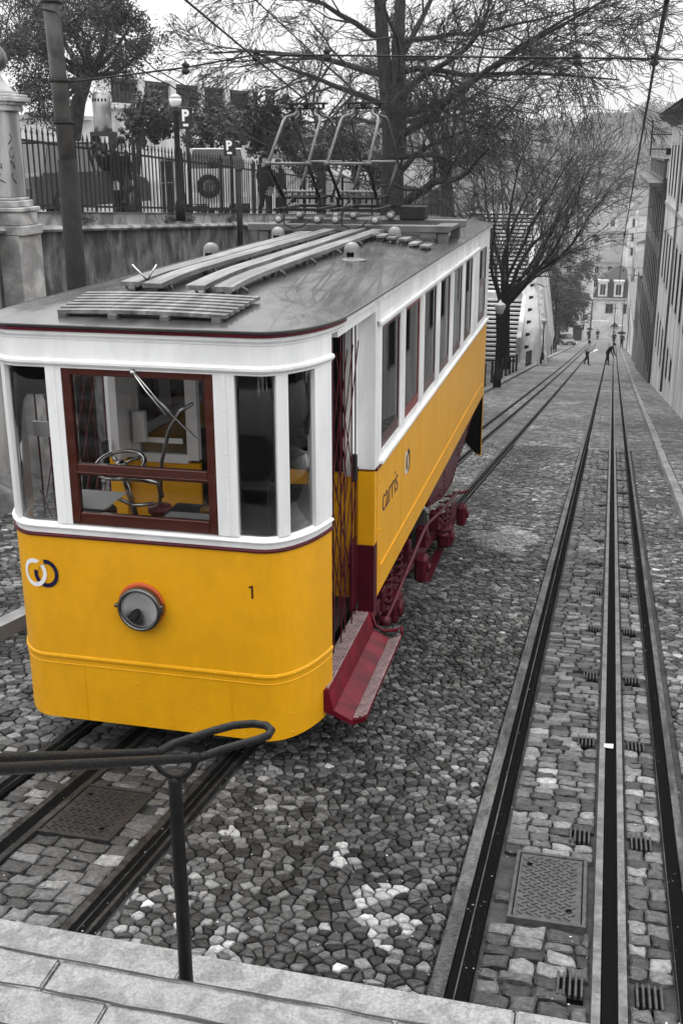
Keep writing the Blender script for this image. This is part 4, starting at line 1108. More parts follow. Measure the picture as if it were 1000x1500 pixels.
# fence --------------------------------------------------------------
fn = thing('iron_fence', 'black iron railing with spear points along the top of the retaining wall', 'fence', (WX-.2, 14.8, cz(14.8)))
y = 14.85; FX = WX-.2; k = 0
while y < 62:
    e = y+2.38; q = MB(off=fn.location); nb = 14
    for i in range(1, nb):
        yy = y+(e-y)*i/nb; z = cz(yy)
        q.bar((FX, yy, z+.01), (FX, yy, z+1.14), .020, .020, (0,1,0))
        q.add([(FX-.016, yy-.016, z+1.14), (FX+.016, yy-.016, z+1.14), (FX+.016, yy+.016, z+1.14), (FX-.016, yy+.016, z+1.14), (FX, yy, z+1.26), (FX, yy, z+1.12)], [(0,1,4),(1,2,4),(2,3,4),(3,0,4),(1,0,5),(2,1,5),(3,2,5),(0,3,5)])
    for dz in (.09, 1.02): q.bar((FX, y+.03, cz(y)+dz), (FX, e-.03, cz(e)+dz), .014, .038)
    q.build('spear_panel', IRON, fn)
    q = MB(off=fn.location); z = cz(e); q.bbox(FX-.03, FX+.03, e-.03, e+.03, z, z+1.16, .006); q.lathe((FX, e, z+1.16), [(.035,0),(.02,.03),(.03,.06),(0,.12)], 8); q.build('post', IRON, fn)
    y = e; k += 1
# plaza
PLZ = mat('plaza_paving', .30, .8, var=.3, vscale=.8, bump=.3, bscale=8)
mb = MB(); ys = [6+3*i for i in range(25)]
vs = []; fs = []
for y in ys:
    for x in (-70, -30, WX-.5): vs.append((x, y, cz(y)-.14))
for i in range(len(ys)-1):
    for j in range(2): fs.append((3*i+j, 3*i+j+1, 3*i+4+j, 3*i+3+j))
mb.add(vs, fs); struct(mb.build('plaza', PLZ))
def pz(y): return cz(y)-.14
mb = MB(); mb.add([(-70, 78, pz(78)), (WX-.5, 78, pz(78)), (WX-.5, 90, gz(90)), (-70, 90, gz(90))], [(0,1,2,3)]); struct(mb.build('hillside', mat('hillside_earth', .05, .95, var=.6, vscale=.6, bump=1, bscale=2)))
# small plants on the wall ledge
def tuft(y, x, z, n, label):
    q = MB(off=(x, y, z))
    for i in range(n):
        a = R.uniform(0, 2*PI); p = Vector((x+R.gauss(0, .06), y+R.gauss(0, .14), z+abs(R.gauss(0, .05)))); s = R.uniform(.015, .035); u = Vector((math.cos(a), math.sin(a), R.uniform(-.5, .9))).normalized(); v = u.orthogonal().normalized()
        q.add([p-u*s, p+v*s*.5, p+u*s, p-v*s*.5], [(0,1,2,3)])
    tag(q.build('wall_weed', LEAF, fix=False), label, 'weed', 'weeds growing on the wall ledge')
for i, (y, n) in enumerate(((16.9, 160), (20.6, 260), (21.4, 200), (24.3, 220))):
    tuft(y, WX+.06, cz(y)-.17, n, ['small weed on the wall ledge beside the tall pole', 'thick weed on the ledge below the ad column', 'weed on the ledge just past the thickest one', 'weed on the ledge below the globe lamp'][i])

# poles ---------------------------------------------------------------
def bigpole(x, y, r0, r1, ztop, label, collars, m):
    z = gz(y)+.1
    o = thing('overhead_line_pole', label, 'pole', (x, y, z)); q = MB(off=o.location)
    q.tube([(x, y, z), (x-.0, y, z+(ztop-z)*.55)], [r0, r0*.96], 12); q.build('base_tube', mat('pole_base', .018, .75, var=.4, vscale=6, bump=.4), o)
    q = MB(off=o.location); q.tube([(x, y, z+(ztop-z)*.55), (x-.12 if r0 > .12 else x, y, ztop)], [r0*.80, r1], 14); q.build('shaft', m, o)
    q = MB(off=o.location)
    for c in collars: q.lathe((x-.12*max(0, (c-z)/(ztop-z)-.55)/.45 if r0 > .12 else x, y, c), [(r0*1.0,0),(r0*1.03,.02),(r0*1.0,.04)], 14)
    q.build('collar', IRON, o)
    return o
PM = mat('pole_paint', .12, .5, .2, var=.35, vscale=4, stain=.35, sscale=2.5, bump=.2)
pp = at(104, 300, y=12.6)
bigpole(pp.x, 12.6, .122, .085, 3.6, 'tall grey tapering iron pole rising on the left from behind the tram roof', (.28, .74, 1.58), PM)
pp2 = at(349, 250, y=24)
q_ = bigpole(pp2.x, 24, .075, .07, -.33, 'short dark post standing against the retaining wall beyond the vents', (-.45,), IRON)
# wires ---------------------------------------------------------------
def wire(label, pts, r, ins=(), sag=.0, name='overhead_wire'):
    P = [Vector(p) for p in pts]; o = thing(name, label, 'wire', P[0]); q = MB(off=o.location)
    out = []
    for a, b in zip(P, P[1:]):
        for i in range(10):
            t = i/10; out.append(a.lerp(b, t)-Vector((0, 0, sag*4*t*(1-t))))
    out.append(P[-1]); q.tube(out, r, 5); q.build('cable', IRON, o)
    for c in ins:
        q = MB(off=o.location); c = Vector(c); q.lathe(c-Vector((0,0,.075)), [(.012,0),(.045,.02),(.05,.05),(.03,.06),(.03,.085),(.045,.09),(.045,.11),(.015,.13),(.01,.15)], 12); q.build('insulator', mat('insulator_dark', .03, .35), o)
    return o
y_ = 12.5
A = at(103, 120, y=12.55); B = at(375, 80, y=y_); C_ = at(845, 85, y=y_); D_ = at(958, 86, y=y_); E_ = Vector((2.74, 14.3, D_.z-.02))
I1 = at(272, 99, y=y_)
wire('main cross wire from the tall pole over the tram to the right-hand building', [A, I1, B, C_, D_, E_], .011, [I1, B, at(479, 79, y=y_), C_, D_], 0, 'cross_wire')
# contact wires
cw = lambda x, y: (x, y, gz(y)+5.85)
W1 = [at(978, -12, y=6.5), D_+Vector((0,0,-.07)), at(914, 343, y=45), at(906, 414, y=80)]
wire('contact wire above the empty right-hand track', W1, .016)
W2 = [at(838, -15, y=9.3), C_+Vector((0,0,-.07)), at(862, 215, y=22), at(884, 343, y=45)]
wire('thinner wire running downhill left of the contact wire', W2, .006)
S1 = Vector((-3.17, 11.93, .47)); S2 = Vector((-2.555, 11.93, .47))
wire('contact wire coming in from top left to the left pantograph', [S1+(at(272, 0, y=7)-S1)*1.15, S1, S1+Vector((.15, 20, -3.0))], .008)
wire('contact wire touching the right pantograph', [S2+Vector((-.1,-11.5,1.75)), S2, S2+Vector((.2, 20, -3.0))], .006)
wire('pale stay cable slanting from top left past the globe lamp', [at(120, -10, y=15), at(225, 100, y=17), at(470, 236, y=22), at(620, 330, y=26)], .010)
wire('dark stay cable from the tall pole down towards the trees', [at(108, 35, y=12.6), at(250, 125, y=17), at(390, 213, y=22)], .011, sag=.05)
wire('looping feed cable at the top of the tall pole', [at(38, 0, y=12.5), at(55, 12, y=12.5), at(82, 18, y=12.5), at(98, 38, y=12.4), at(110, 28, y=12.4), at(122, 48, y=12.6), at(132, 43, y=12.8)], .010)
X1 = Vector((2.74, 43, at(1000, 327, y=43).z)); X2 = at(974, 338, y=43); X3 = Vector((2.74, 50, at(1000, 352, y=50).z))
wire('forked cross wire anchored on the right-hand building further down', [X1, X2, at(914, 343, y=45), at(870, 345, y=45), at(745, 355, y=46)], .010, [at(914, 343, y=45), at(870, 345, y=45)], 0, 'cross_wire')
wire('short anchor wire joining the forked cross wire', [X3, X2], .009)
wire('far cross wire low over the street', [(3.0, 80, at(950, 393, y=80).z), at(912, 392, y=80), at(800, 396, y=80), at(745, 405, y=80)], .014, [at(912, 396, y=80)], 0, 'cross_wire')

# facades --------------------------------------------------------------
def facade(mb, P0, U, N, W, z0, z1, ops, t=.28, rev=None):
    """wall face with real openings; P0 (x,y) start, U along, N outward"""
    P0 = Vector((*P0, 0)); U = Vector((*U, 0)); N = Vector((*N, 0))
    us = sorted({0, W, *[o[0] for o in ops], *[o[1] for o in ops]}); zs = sorted({z0, z1, *[o[2] for o in ops], *[o[3] for o in ops]})
    pt = lambda u, z, d=0: P0+U*u-N*d+Vector((0, 0, z))
    for a, b in zip(us, us[1:]):
        run = None
        for c, d in zip(zs, zs[1:]):
            um = (a+b)/2; zm = (c+d)/2
            if any(o[0] < um < o[1] and o[2] < zm < o[3] for o in ops):
                if run: mb.add([pt(a, run[0]), pt(b, run[0]), pt(b, run[1]), pt(a, run[1])], [(0,1,2,3)]); run = None
                continue
            run = (run[0], d) if run else (c, d)
        if run: mb.add([pt(a, run[0]), pt(b, run[0]), pt(b, run[1]), pt(a, run[1])], [(0,1,2,3)])
    for a, b, c, d in [o[:4] for o in ops]:
        (rev or mb).add([pt(a, c), pt(b, c), pt(b, d), pt(a, d), pt(a, c, t), pt(b, c, t), pt(b, d, t), pt(a, d, t)], [(0,1,5,4),(1,2,6,5),(2,3,7,6),(3,0,4,7)])
def obox(mb, P0, U, N, u0, u1, d0, d1, z0, z1):
    """box in facade space; d positive outward"""
    P0 = Vector((*P0, 0)); U = Vector((*U, 0)); N = Vector((*N, 0))
    vs = [P0+U*u+N*d+Vector((0, 0, z)) for z in (z0, z1) for u, d in ((u0, d0), (u1, d0), (u1, d1), (u0, d1))]
    mb.add(vs, [(0,3,2,1),(4,5,6,7),(0,1,5,4),(1,2,6,5),(2,3,7,6),(3,0,4,7)])
FRM = mat('window_surround', .42, .75, var=.2, vscale=3, stain=.35, sscale=2)
SASH = mat('window_sash', .30, .5, var=.2)
def window(root, P0, U, N, a, b, c, d, surround=True, bars=True, sm=None, rv=None, name='window'):
    q = MB(off=root.location)
    if surround:
        w = .13
        obox(q, P0, U, N, a-w, a-.0005, -.02, .008, c-.0, d+.0); obox(q, P0, U, N, b+.0005, b+w, -.02, .008, c, d)
        obox(q, P0, U, N, a-w, b+w, -.02, .012, d+.0005, d+w*1.2); obox(q, P0, U, N, a-w-.03, b+w+.03, -.02, .018, c-.10, c-.0005)
    f = .055
    obox(q, P0, U, N, a+.0005, a+f, -.24, -.18, c+.0005, d-.0005); obox(q, P0, U, N, b-f, b-.0005, -.24, -.18, c+.0005, d-.0005)
    obox(q, P0, U, N, a+f, b-f, -.24, -.18, c+.0005, c+f); obox(q, P0, U, N, a+f, b-f, -.24, -.18, d-f, d-.0005)
    if bars:
        m_ = (a+b)/2; obox(q, P0, U, N, m_-.025, m_+.025, -.235, -.185, c+f, d-f)
        zz = c+(d-c)*.66; obox(q, P0, U, N, a+f, m_-.026, -.235, -.185, zz-.02, zz+.02); obox(q, P0, U, N, m_+.026, b-f, -.235, -.185, zz-.02, zz+.02)
    if rv:
        q.m = 1; P_ = Vector((*P0, 0)); U_ = Vector((*U, 0)); N_ = Vector((*N, 0)); g = lambda u, z, d=0: P_+U_*u-N_*d+Vector((0, 0, z)); e = .0008
        q.add([g(a+e, c+e), g(b-e, c+e), g(b-e, d-e), g(a+e, d-e), g(a+e, c+e, .28), g(b-e, c+e, .28), g(b-e, d-e, .28), g(a+e, d-e, .28)], [(0,1,5,4),(1,2,6,5),(2,3,7,6),(3,0,4,7)])
    w_ = q.build(name, [sm or FRM, rv] if rv else (sm or FRM), root)
    q = MB(off=root.location); obox(q, P0, U, N, a+.01, b-.01, -.225, -.21, c+.01, d-.01); q.build('pane', DARKPANE, w_)
    return w_
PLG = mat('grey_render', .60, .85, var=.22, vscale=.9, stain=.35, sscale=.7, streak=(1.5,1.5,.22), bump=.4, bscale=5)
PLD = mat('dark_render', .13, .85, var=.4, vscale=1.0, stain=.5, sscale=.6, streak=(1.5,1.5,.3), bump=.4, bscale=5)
RV = mat('dark_reveal', .05, .8)
TILE = mat('roof_tile', .12, .85, var=.4, vscale=2, bump=.8, bscale=10)
# right building 1
bx0 = 2.72
B1 = thing('long_building', 'long grey rendered building with tall windows at the right edge', 'building', (bx0, 35, gz(35)))
ops = []
y = 15.0
while y < 57:
    u = y-13.5
    ops.append((u, u+1.15, -2.05, .12)); ops.append((u, u+1.15, -6.0, -3.75))
    g = gz(y+.6)
    if g < -9.2: ops.append((u, u+1.0, max(-9.3, g+.9), -7.7) if g > -10.2 else (u, u+1.0, -9.4, -7.7))
    y += 2.55
W_ = 58.8-13.5; P0 = (bx0, 13.5); U = (0, 1); Nn = (-1, 0)
rv_ = MB(off=B1.location); q = MB(off=B1.location); facade(q, P0, U, Nn, W_, gz(60)-1, 1.25, ops, rev=rv_); 
q.add([(bx0, 58.8, gz(60)-1), (13, 58.8, gz(60)-1), (13, 58.8, 1.25), (bx0, 58.8, 1.25)], [(0,1,2,3)]); q.add([(bx0, 13.5, gz(60)-1), (13, 13.5, gz(60)-1), (13, 13.5, 1.25), (bx0, 13.5, 1.25)], [(3,2,1,0)])
q.build('wall', PLG, B1, fix=False)
q = MB(off=B1.location); q.add([(bx0+.6, 14.2, gz(60)-1), (bx0+.6, 58, gz(60)-1), (bx0+.6, 58, 1.2), (bx0+.6, 14.2, 1.2)], [(0,1,2,3)]); q.build('inner_wall', GROOVE, B1)
for o in ops: window(B1, P0, U, Nn, *o, surround=True, rv=RV)
q = MB(off=B1.location)
q.prism([(bx0-.62, 13.0, 1.42), (bx0-.62, 13.0, 1.50), (bx0+.05, 13.0, 1.50), (bx0+.05, 13.0, .98), (bx0-.06, 13.0, .98), (bx0-.12, 13.0, 1.12), (bx0-.38, 13.0, 1.28)], (0, 46.2, 0)); q.build('cornice', PLD, B1)
q = MB(off=B1.location); q.add([(bx0-.72, 12.9, 1.505), (bx0-.72, 59.3, 1.505), (13.5, 59.3, 1.505), (13.5, 12.9, 1.505), (8, 16.5, 3.6), (8, 53, 3.6)], [(0,1,5,4),(1,2,5),(2,3,4,5),(3,0,4),(0,3,2,1)]); q.build('roof', TILE, B1)
q = MB(off=B1.location); q.bbox(3.6, 4.0, 44, 44.4, 1.4, 2.7, .02); q.build('chimney', PLD, B1)
q = MB(off=B1.location); q.box(bx0-.05, bx0-.0005, 13.5, 58.8, -2.62, -2.45); q.build('string_course', FRM, B1)
q = MB(off=B1.location); 
for yy in (32, 47.6): q = MB(off=B1.location); q.tube([(bx0-.06, yy, 1.0), (bx0-.06, yy, gz(yy)+.3)], .045, 8); q.build('drainpipe', PLD, B1)
# bracket frame at its far corner
bf = thing('iron_bracket', 'thin iron bracket frame sticking out from the corner below the eaves', 'bracket', (bx0, 58.2, 0))
q = MB(off=bf.location)
q.bar((bx0-.95, 58.2, 1.3), (bx0-.95, 58.2, -.35), .07, .07, (0,1,0)); q.bar((bx0-.95, 58.2, .62), (bx0-.001, 58.2, .62), .05, .05); q.bar((bx0-.95, 58.2, -.05), (bx0-.001, 58.2, -.05), .05, .05); q.bbox(bx0-.22, bx0-.001, 58.0, 58.35, -.32, .0, .02)
q.build('frame', IRON, bf)
def row_building(name, label, x, y0, y1, zt, rows_, m, depth=9, pitch=2.6, ww=1.05, eave=.35, roof=None, group=None, end_ops=(), wx=True):
    o = thing(name, label, 'building', (x, (y0+y1)/2, gz((y0+y1)/2)), group=group)
    ops = []
    n = int((y1-y0-.8)/pitch)
    for i in range(n):
        u = .9+i*(y1-y0-1.2)/n
        for a, b in rows_:
            if a > gz(y0+u)+.5: ops.append((u, u+ww, a, b))
    zb = gz(y1)-1
    rv_ = MB(off=o.location); q = MB(off=o.location); facade(q, (x, y0), (0,1), (-1,0), y1-y0, zb, zt, ops, rev=rv_); 
    eo = [(a, b, c, d) for a, b, c, d in end_ops]
    facade(q, (x, y0), (1,0), (0,-1), depth, zb, zt, eo); q.add([(x, y1, zb), (x+depth, y1, zb), (x+depth, y1, zt), (x, y1, zt)], [(0,1,2,3)]); q.add([(x, y0, zt), (x+depth, y0, zt), (x+depth, y1, zt), (x, y1, zt)], [(0,1,2,3)])
    q.build('wall', m, o, fix=False)
    for p in ops: window(o, (x, y0), (0,1), (-1,0), *p, surround=m is not PLD, rv=RV)
    for p in eo: window(o, (x, y0), (1,0), (0,-1), *p)
    q = MB(off=o.location); q.box(x-eave, x-.0005, y0-.05, y1+.05, zt-.22, zt-.02); q.box(x-eave*.5, x-.0005, y0, y1, zt-.42, zt-.221); q.build('cornice', FRM if m is not PLD else PLD, o)
    if roof:
        q = MB(off=o.location); q.add([(x-eave-.05, y0-.2, zt+.003), (x-eave-.05, y1+.2, zt+.003), (x+depth, y1+.2, zt+.003), (x+depth, y0-.2, zt+.003), (x+depth*.45, y0-.2, zt+roof), (x+depth*.45, y1+.2, zt+roof)], [(0,1,5,4),(2,3,4,5),(1,2,5),(3,0,4),(0,3,2,1)]); q.build('roof', TILE, o)
    return o
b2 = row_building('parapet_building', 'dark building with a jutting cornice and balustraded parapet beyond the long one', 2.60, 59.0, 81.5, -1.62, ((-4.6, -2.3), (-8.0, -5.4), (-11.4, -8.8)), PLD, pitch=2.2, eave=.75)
q = MB(off=b2.location)
q.box(2.50, 2.70, 59.1, 81.4, -1.60, -1.42); q.box(2.48, 2.72, 59.1, 81.4, -.62, -.5); y = 59.2
while y < 81.2: q.box(2.54, 2.66, y, y+.16, -1.419, -.621); y += .42
q.box(2.72, 9, 59.05, 59.25, -1.60, -.5); q.build('parapet', PLD, b2)
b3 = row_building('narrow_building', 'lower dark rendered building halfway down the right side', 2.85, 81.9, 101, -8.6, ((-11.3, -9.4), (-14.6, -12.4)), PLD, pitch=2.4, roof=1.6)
b4 = row_building('low_terrace', 'low pale terrace with small openings near the street bottom on the right', 3.15, 101.4, 150, -14.6, ((-16.9, -15.5), (-20.5, -18.2), (-23.8, -21.6)), PLG, pitch=3.0, roof=1.8)
cz2 = MB(off=(4.6, 84, -9)); cz2.bbox(4.0, 5.6, 83, 84.6, -8.6, -5.9, .02); q = cz2
ch = tag(q.build('chimney_stack', PLD), 'broad dark chimney stack on the lower dark building', 'chimney')
b5 = row_building('gabled_house', 'white house with a grey gable beyond the right-hand terrace', 4.4, 168, 186, -13.0, ((-17.5, -15.0), (-21.5, -19.0)), mat('white_render', .62, .8, var=.12, vscale=1.5, stain=.2, sscale=.8), pitch=3.5, roof=2.2, depth=12, end_ops=((1.0, 2.0, -17.5, -15.4), (3.6, 4.6, -17.5, -15.4)))
WR = MATS['white_render']
# buildings across the bottom of the street (facing us)
def front_block(name, label, x0, x1, y, zt, zb, ops, m, depth=10, roof=None, mansard=None, group=None, rx0=None):
    o = thing(name, label, 'building', ((x0+x1)/2, y, zb), group=group); W = x1-x0
    q = MB(off=o.location); facade(q, (x0, y), (1,0), (0,-1), W, zb, zt, ops)
    for X in (x0, x1): q.add([(X, y, zb), (X, y+depth, zb), (X, y+depth, zt), (X, y, zt)], [(0,1,2,3)])
    q.add([(x0, y+depth, zb), (x1, y+depth, zb), (x1, y+depth, zt), (x0, y+depth, zt)], [(0,1,2,3)])
    q.add([(x0, y, zt), (x1, y, zt), (x1, y+depth, zt), (x0, y+depth, zt)], [(0,1,2,3)])
    q.build('wall', m, o, fix=False)
    for p in ops: window(o, (x0, y), (1,0), (0,-1), *p)
    if roof:
        q = MB(off=o.location); q.add([(x0-.3, y-.3, zt+.01), (x1+.3, y-.3, zt+.01), (x1+.3, y+depth, zt+.01), (x0-.3, y+depth, zt+.01), (x0+W*.2, y+depth*.5, zt+roof), (x1-W*.2, y+depth*.5, zt+roof)], [(0,1,5,4),(1,2,5),(2,3,4,5),(3,0,4),(0,3,2,1)]); q.build('roof', TILE, o)
    if mansard:
        h, nd = mansard; i_ = .9
        q = MB(off=o.location); q.add([(x0-.15, y-.15, zt), (x1+.15, y-.15, zt), (x1+.15, y+depth, zt), (x0-.15, y+depth, zt), (x0+i_, y+i_, zt+h), (x1-i_, y+i_, zt+h), (x1-i_, y+depth-i_, zt+h), (x0+i_, y+depth-i_, zt+h), ((x0+x1)/2, y+depth/2, zt+h*1.7)], [(0,1,5,4),(1,2,6,5),(2,3,7,6),(3,0,4,7),(4,5,8),(5,6,8),(6,7,8),(7,4,8),(0,3,2,1)])
        q.build('mansard_roof', mat('slate', .035, .6, var=.4, vscale=2), o)
        q = MB(off=o.location); q.box(x0-.4, x1+.4, y-.4, y-.001, zt-.3, zt-.001); q.build('cornice', FRM, o)
        for k in range(nd):
            xc = x0+W*(k+.5)/nd; q = MB(off=o.location); q.box(xc-.9, xc+.9, y-.12, y+1.2, zt+.25, zt+h*.86); q.box(xc-1.1, xc+1.1, y-.25, y+1.2, zt+h*.86+.001, zt+h*.97); d_ = q.build('dormer', WR, o)
            window(o, (xc-.5, y-.121), (1,0), (0,-1), 0, 1.0, zt+.6, zt+h*.74, surround=False, name='dormer_window') if False else None
            q = MB(off=o.location); q.box(xc-.5, xc-.04, y-.14, y-.122, zt+.6, zt+h*.74); q.box(xc+.04, xc+.5, y-.14, y-.122, zt+.6, zt+h*.74); q.build('pane', DARKPANE, d_)
    return o
pxx = lambda px, y: at(px, 450, y=y).x
pzz = lambda py, y: at(880, py, y=y).z
x0, x1 = pxx(869, 228), pxx(938, 228)
W = x1-x0
front_block('mansard_house', 'white house with dark mansard roof and dormers closing the street', x0, x1, 228, pzz(436, 228), -42, [(W*.25, W*.25+1.5, pzz(459, 228), pzz(445, 228)), (W*.62, W*.62+1.5, pzz(459, 228), pzz(445, 228))], WR, mansard=(3.6, 3))
yb = 206; x0, x1 = pxx(834, yb), pxx(866, yb); W = x1-x0
front_block('corner_block', 'tall pale apartment block at the bottom left of the street', x0, x1, yb, pzz(391, yb), -38, [(u, u+.9, pzz(p+7, yb), pzz(p, yb)) for u in (.9, 2.4) for p in (402, 430, 444)] + [(u, u+.8, pzz(p+9, yb), pzz(p, yb)) for u in (.9, 2.4) for p in (461, 476)], WR, roof=1.2)
yw = 203; x0, x1 = pxx(857, yw), pxx(893, yw)
gw = MB(off=((x0+x1)/2, yw, gz(yw))); gw.bbox(x0, x1-.01, yw, yw+.4, gz(yw)-1, pzz(470, yw), .03); tag(gw.build('garden_wall', WR), 'blank white wall with a tall plain top closing the street bottom', 'wall')
x2 = pxx(916, yw); gw = MB(off=((x1+x2)/2, yw, gz(yw))); gw.bbox(x1, x2, yw+.05, yw+.4, gz(yw)-1, pzz(476, yw), .03); tag(gw.build('garden_wall', WR), 'white wall with a dark canopy edge right of the blank wall', 'wall')
gw = MB(off=((x1+x2)/2, yw, gz(yw)+4)); gw.prism([(x1+.2, yw-.6, pzz(477, yw)), (x2-1, yw-.6, pzz(477, yw)), (x2-1.6, yw-.2, pzz(472, yw)), (x1+1, yw-.2, pzz(472, yw))], (0, .6, 0)); tag(gw.build('canopy', IRON), 'small dark canopy roof over the lower white wall', 'canopy')
HB = mat('hill_house', .62, .85, var=.2, vscale=.6, stain=.3, sscale=.3); HG = mat('hill_house_grey', .36, .85, var=.3, vscale=.6)
for (a, b, t, bt, y, m, rf, lab) in (
    (822, 905, 384, 420, 262, HG, 2.5, 'wide low grey roofed building above the corner block'),
    (838, 886, 340, 384, 300, HB, 1.5, 'pale hill house half hidden by branches'),
    (886, 917, 338, 384, 305, HG, .6, 'blank grey gable end in the middle of the hill'),
    (882, 909, 318, 338, 330, HB, 3, 'small hill house with a pale dormer above the blank gable'),
    (908, 930, 322, 350, 325, HB, 2, 'pale hill house left of the white gabled one'),
    (912, 960, 314, 430, 250, WR, 3, 'bright white tall house on the hill behind the parapet building'),
    (845, 880, 312, 340, 380, HG, 3, 'far grey hill house under the ridge to the left'),
    (900, 955, 296, 322, 420, HB, 4, 'long distant hill house highest on the slope'),
    (700, 760, 320, 420, 300, HG, 3, 'grey hill house seen through the bare trees'),
    (770, 825, 335, 420, 290, HG, 3, 'hill house behind the crown of the street tree'),
    (826, 846, 366, 390, 275, HB, 1.5, 'small pale hill house just left of the wide grey one'),
    (905, 922, 356, 400, 275, HB, 2, 'narrow white hill house touching the white gabled one'),
    (862, 886, 322, 345, 345, HB, 2, 'white hill house under the distant grey one'),
    (925, 950, 288, 305, 450, HB, 3, 'tiny white house high on the hill by the parapet building'),
    (880, 900, 296, 312, 430, HB, 3, 'tiny pale house high on the hill in the gap of the street'),
    (848, 868, 300, 318, 410, HG, 3, 'tiny grey house high on the hill behind the twigs'),
    (800, 835, 318, 345, 360, HB, 3, 'pale hill house behind the middle of the street tree')):
    x0, x1 = pxx(a, y), pxx(b, y); W = x1-x0; zt = pzz(t, y); ops = []
    if W > 3:
        n = max(1, int(W/3.0)); rr_ = 3 if bt-t > 30 else 1
        if 'gable end' not in lab:
            for i in range(n):
                for k in range(rr_): ops.append((.6+i*(W-.6)/n, .6+i*(W-.6)/n+1.1, zt-2.6-3*k, zt-.9-3*k))
    front_block('hill_house', lab, x0, x1, y, zt, zt-26, ops, m, roof=rf, group='houses up the far hillside')
# far hill
mb = MB(); nx, ny = 60, 30; vs = []; fs = []
def hz(x, y):
    t = (y-215)/520; r_ = 13 + 6*math.sin(x*.013+1) + 4*math.sin(x*.037) - .02*x
    s = min(1, max(0, t)); s = s*s*(3-2*s)
    return -40 + (r_+40)*s**1.2 + 2.2*math.sin(x*.11)*math.sin(y*.09)*s
for j in range(ny+1):
    for i in range(nx+1):
        x = -320+640*i/nx; y = 212+560*j/ny; vs.append((x, y, hz(x, y)))
for j in range(ny):
    for i in range(nx): a = j*(nx+1)+i; fs.append((a, a+1, a+nx+2, a+nx+1))
mb.add(vs, fs, True)
struct(mb.build('hill', mat('hill_scrub', .075, .95, var=.6, vscale=.05, stain=.5, sscale=.03, bump=1, bscale=.4)))
# woods on the hill
q = MB(); 
for i in range(4200):
    y = 330+R.random()**.8*400; x = R.uniform(-.30, .14)*y + 6; s = R.uniform(1.0, 2.6); z = hz(x, y)
    if -0.01 < (x/y) and y < 440 and R.random() < .8: continue
    for k in range(7):
        c = Vector((x+R.gauss(0, s*.6), y+R.gauss(0, s*.6), z+s*R.uniform(.2, 1.7))); r_ = s*R.uniform(.25, .55); 
        a = [c+Vector((R.gauss(0, 1), R.gauss(0, 1), R.gauss(0, 1))).normalized()*r_ for _ in range(5)]
        q.add(a, [(0,1,2),(0,2,3),(1,3,4),(2,4,0),(1,2,4),(0,3,4)])
wd = q.build('hill_woods', mat('woods_dark', .075, .9, var=.5, vscale=.08), fix=False); wd['kind'] = 'stuff'
# ------------------------------------------------------------------ trees
def rv(s=1): return Vector((R.gauss(0, s), R.gauss(0, s), R.gauss(0, s)))
def grow(tr, tw, p, d, length, rad, lev, maxlev, cfg):
    """one wandering branch that throws children"""
    n = max(3, int(cfg['seg'][lev])); pts = [p.copy()]; rs = [rad]; step = length/n
    droop = cfg['droop'][lev]; wig = cfg['wig'][lev]
    for i in range(n):
        d = (d + rv(wig) + Vector((0, 0, droop))).normalized(); p = p + d*step; pts.append(p.copy()); rs.append(max(cfg['minr'], rad*(1-(i+1)/n*cfg['taper'][lev])))
    (tr if lev <= cfg['trunk_lev'] else tw).tube(pts, rs, 8 if lev == 0 else (6 if lev == 1 else (4 if lev == 2 else 3)), cap=False)
    if lev >= maxlev: return
    nc = cfg['nc'][lev]
    for k in range(nc):
        t = cfg['start'][lev] + (1-cfg['start'][lev])*(k+R.random())/nc; i = min(int(t*n), n-1); f = t*n-i
        b = pts[i].lerp(pts[i+1], f); dd = (pts[i+1]-pts[i]).normalized()
        ax = dd.orthogonal().normalized(); ax = Matrix.Rotation(R.uniform(0, 2*PI), 3, dd) @ ax
        ang = math.radians(R.uniform(*cfg['ang'][lev])); nd = (dd*math.cos(ang)+ax*math.sin(ang)+Vector((0, 0, cfg['up'][lev]))).normalized()
        r_ = max(cfg['minr'], (rs[i]*(1-f)+rs[i+1]*f)*cfg['rr'][lev]); L_ = length*cfg['lr'][lev]*R.uniform(.6, 1.2)*(1.15-.5*t)
        grow(tr, tw, b, nd, L_, r_, lev+1, maxlev, cfg)
CFG = dict(seg=[9, 9, 6, 5, 4, 3], droop=[.01, .01, .0, -.02, -.03, -.03], wig=[.07, .11, .13, .15, .17, .18], taper=[.7, .8, .8, .8, .7, .6], minr=.008, trunk_lev=1,
           nc=[6, 7, 6, 5, 3], start=[.3, .15, .12, .12, .2], ang=[(25, 60), (25, 60), (18, 50), (14, 42), (12, 40)], up=[.15, .05, .02, 0, 0], rr=[.55, .5, .5, .55, .7], lr=[.7, .58, .6, .62, .7])
def bare_tree(label, base, limbs, trunk, cfg, maxlev=4, name='bare_tree', group=None, bark=None):
    o = thing(name, label, 'tree', base, group=group); tr = MB(off=base); tw = MB(off=base)
    for pts, rs in trunk: tr.tube(pts, rs, 12, cap=False)
    for p, d, L_, r_ in limbs: grow(tr, tw, Vector(p), Vector(d).normalized(), L_, r_, 1, maxlev, cfg)
    tr.build('trunk', bark or BARK, o, fix=False); tw.build('crown', TWIG, o, fix=False)
    return o
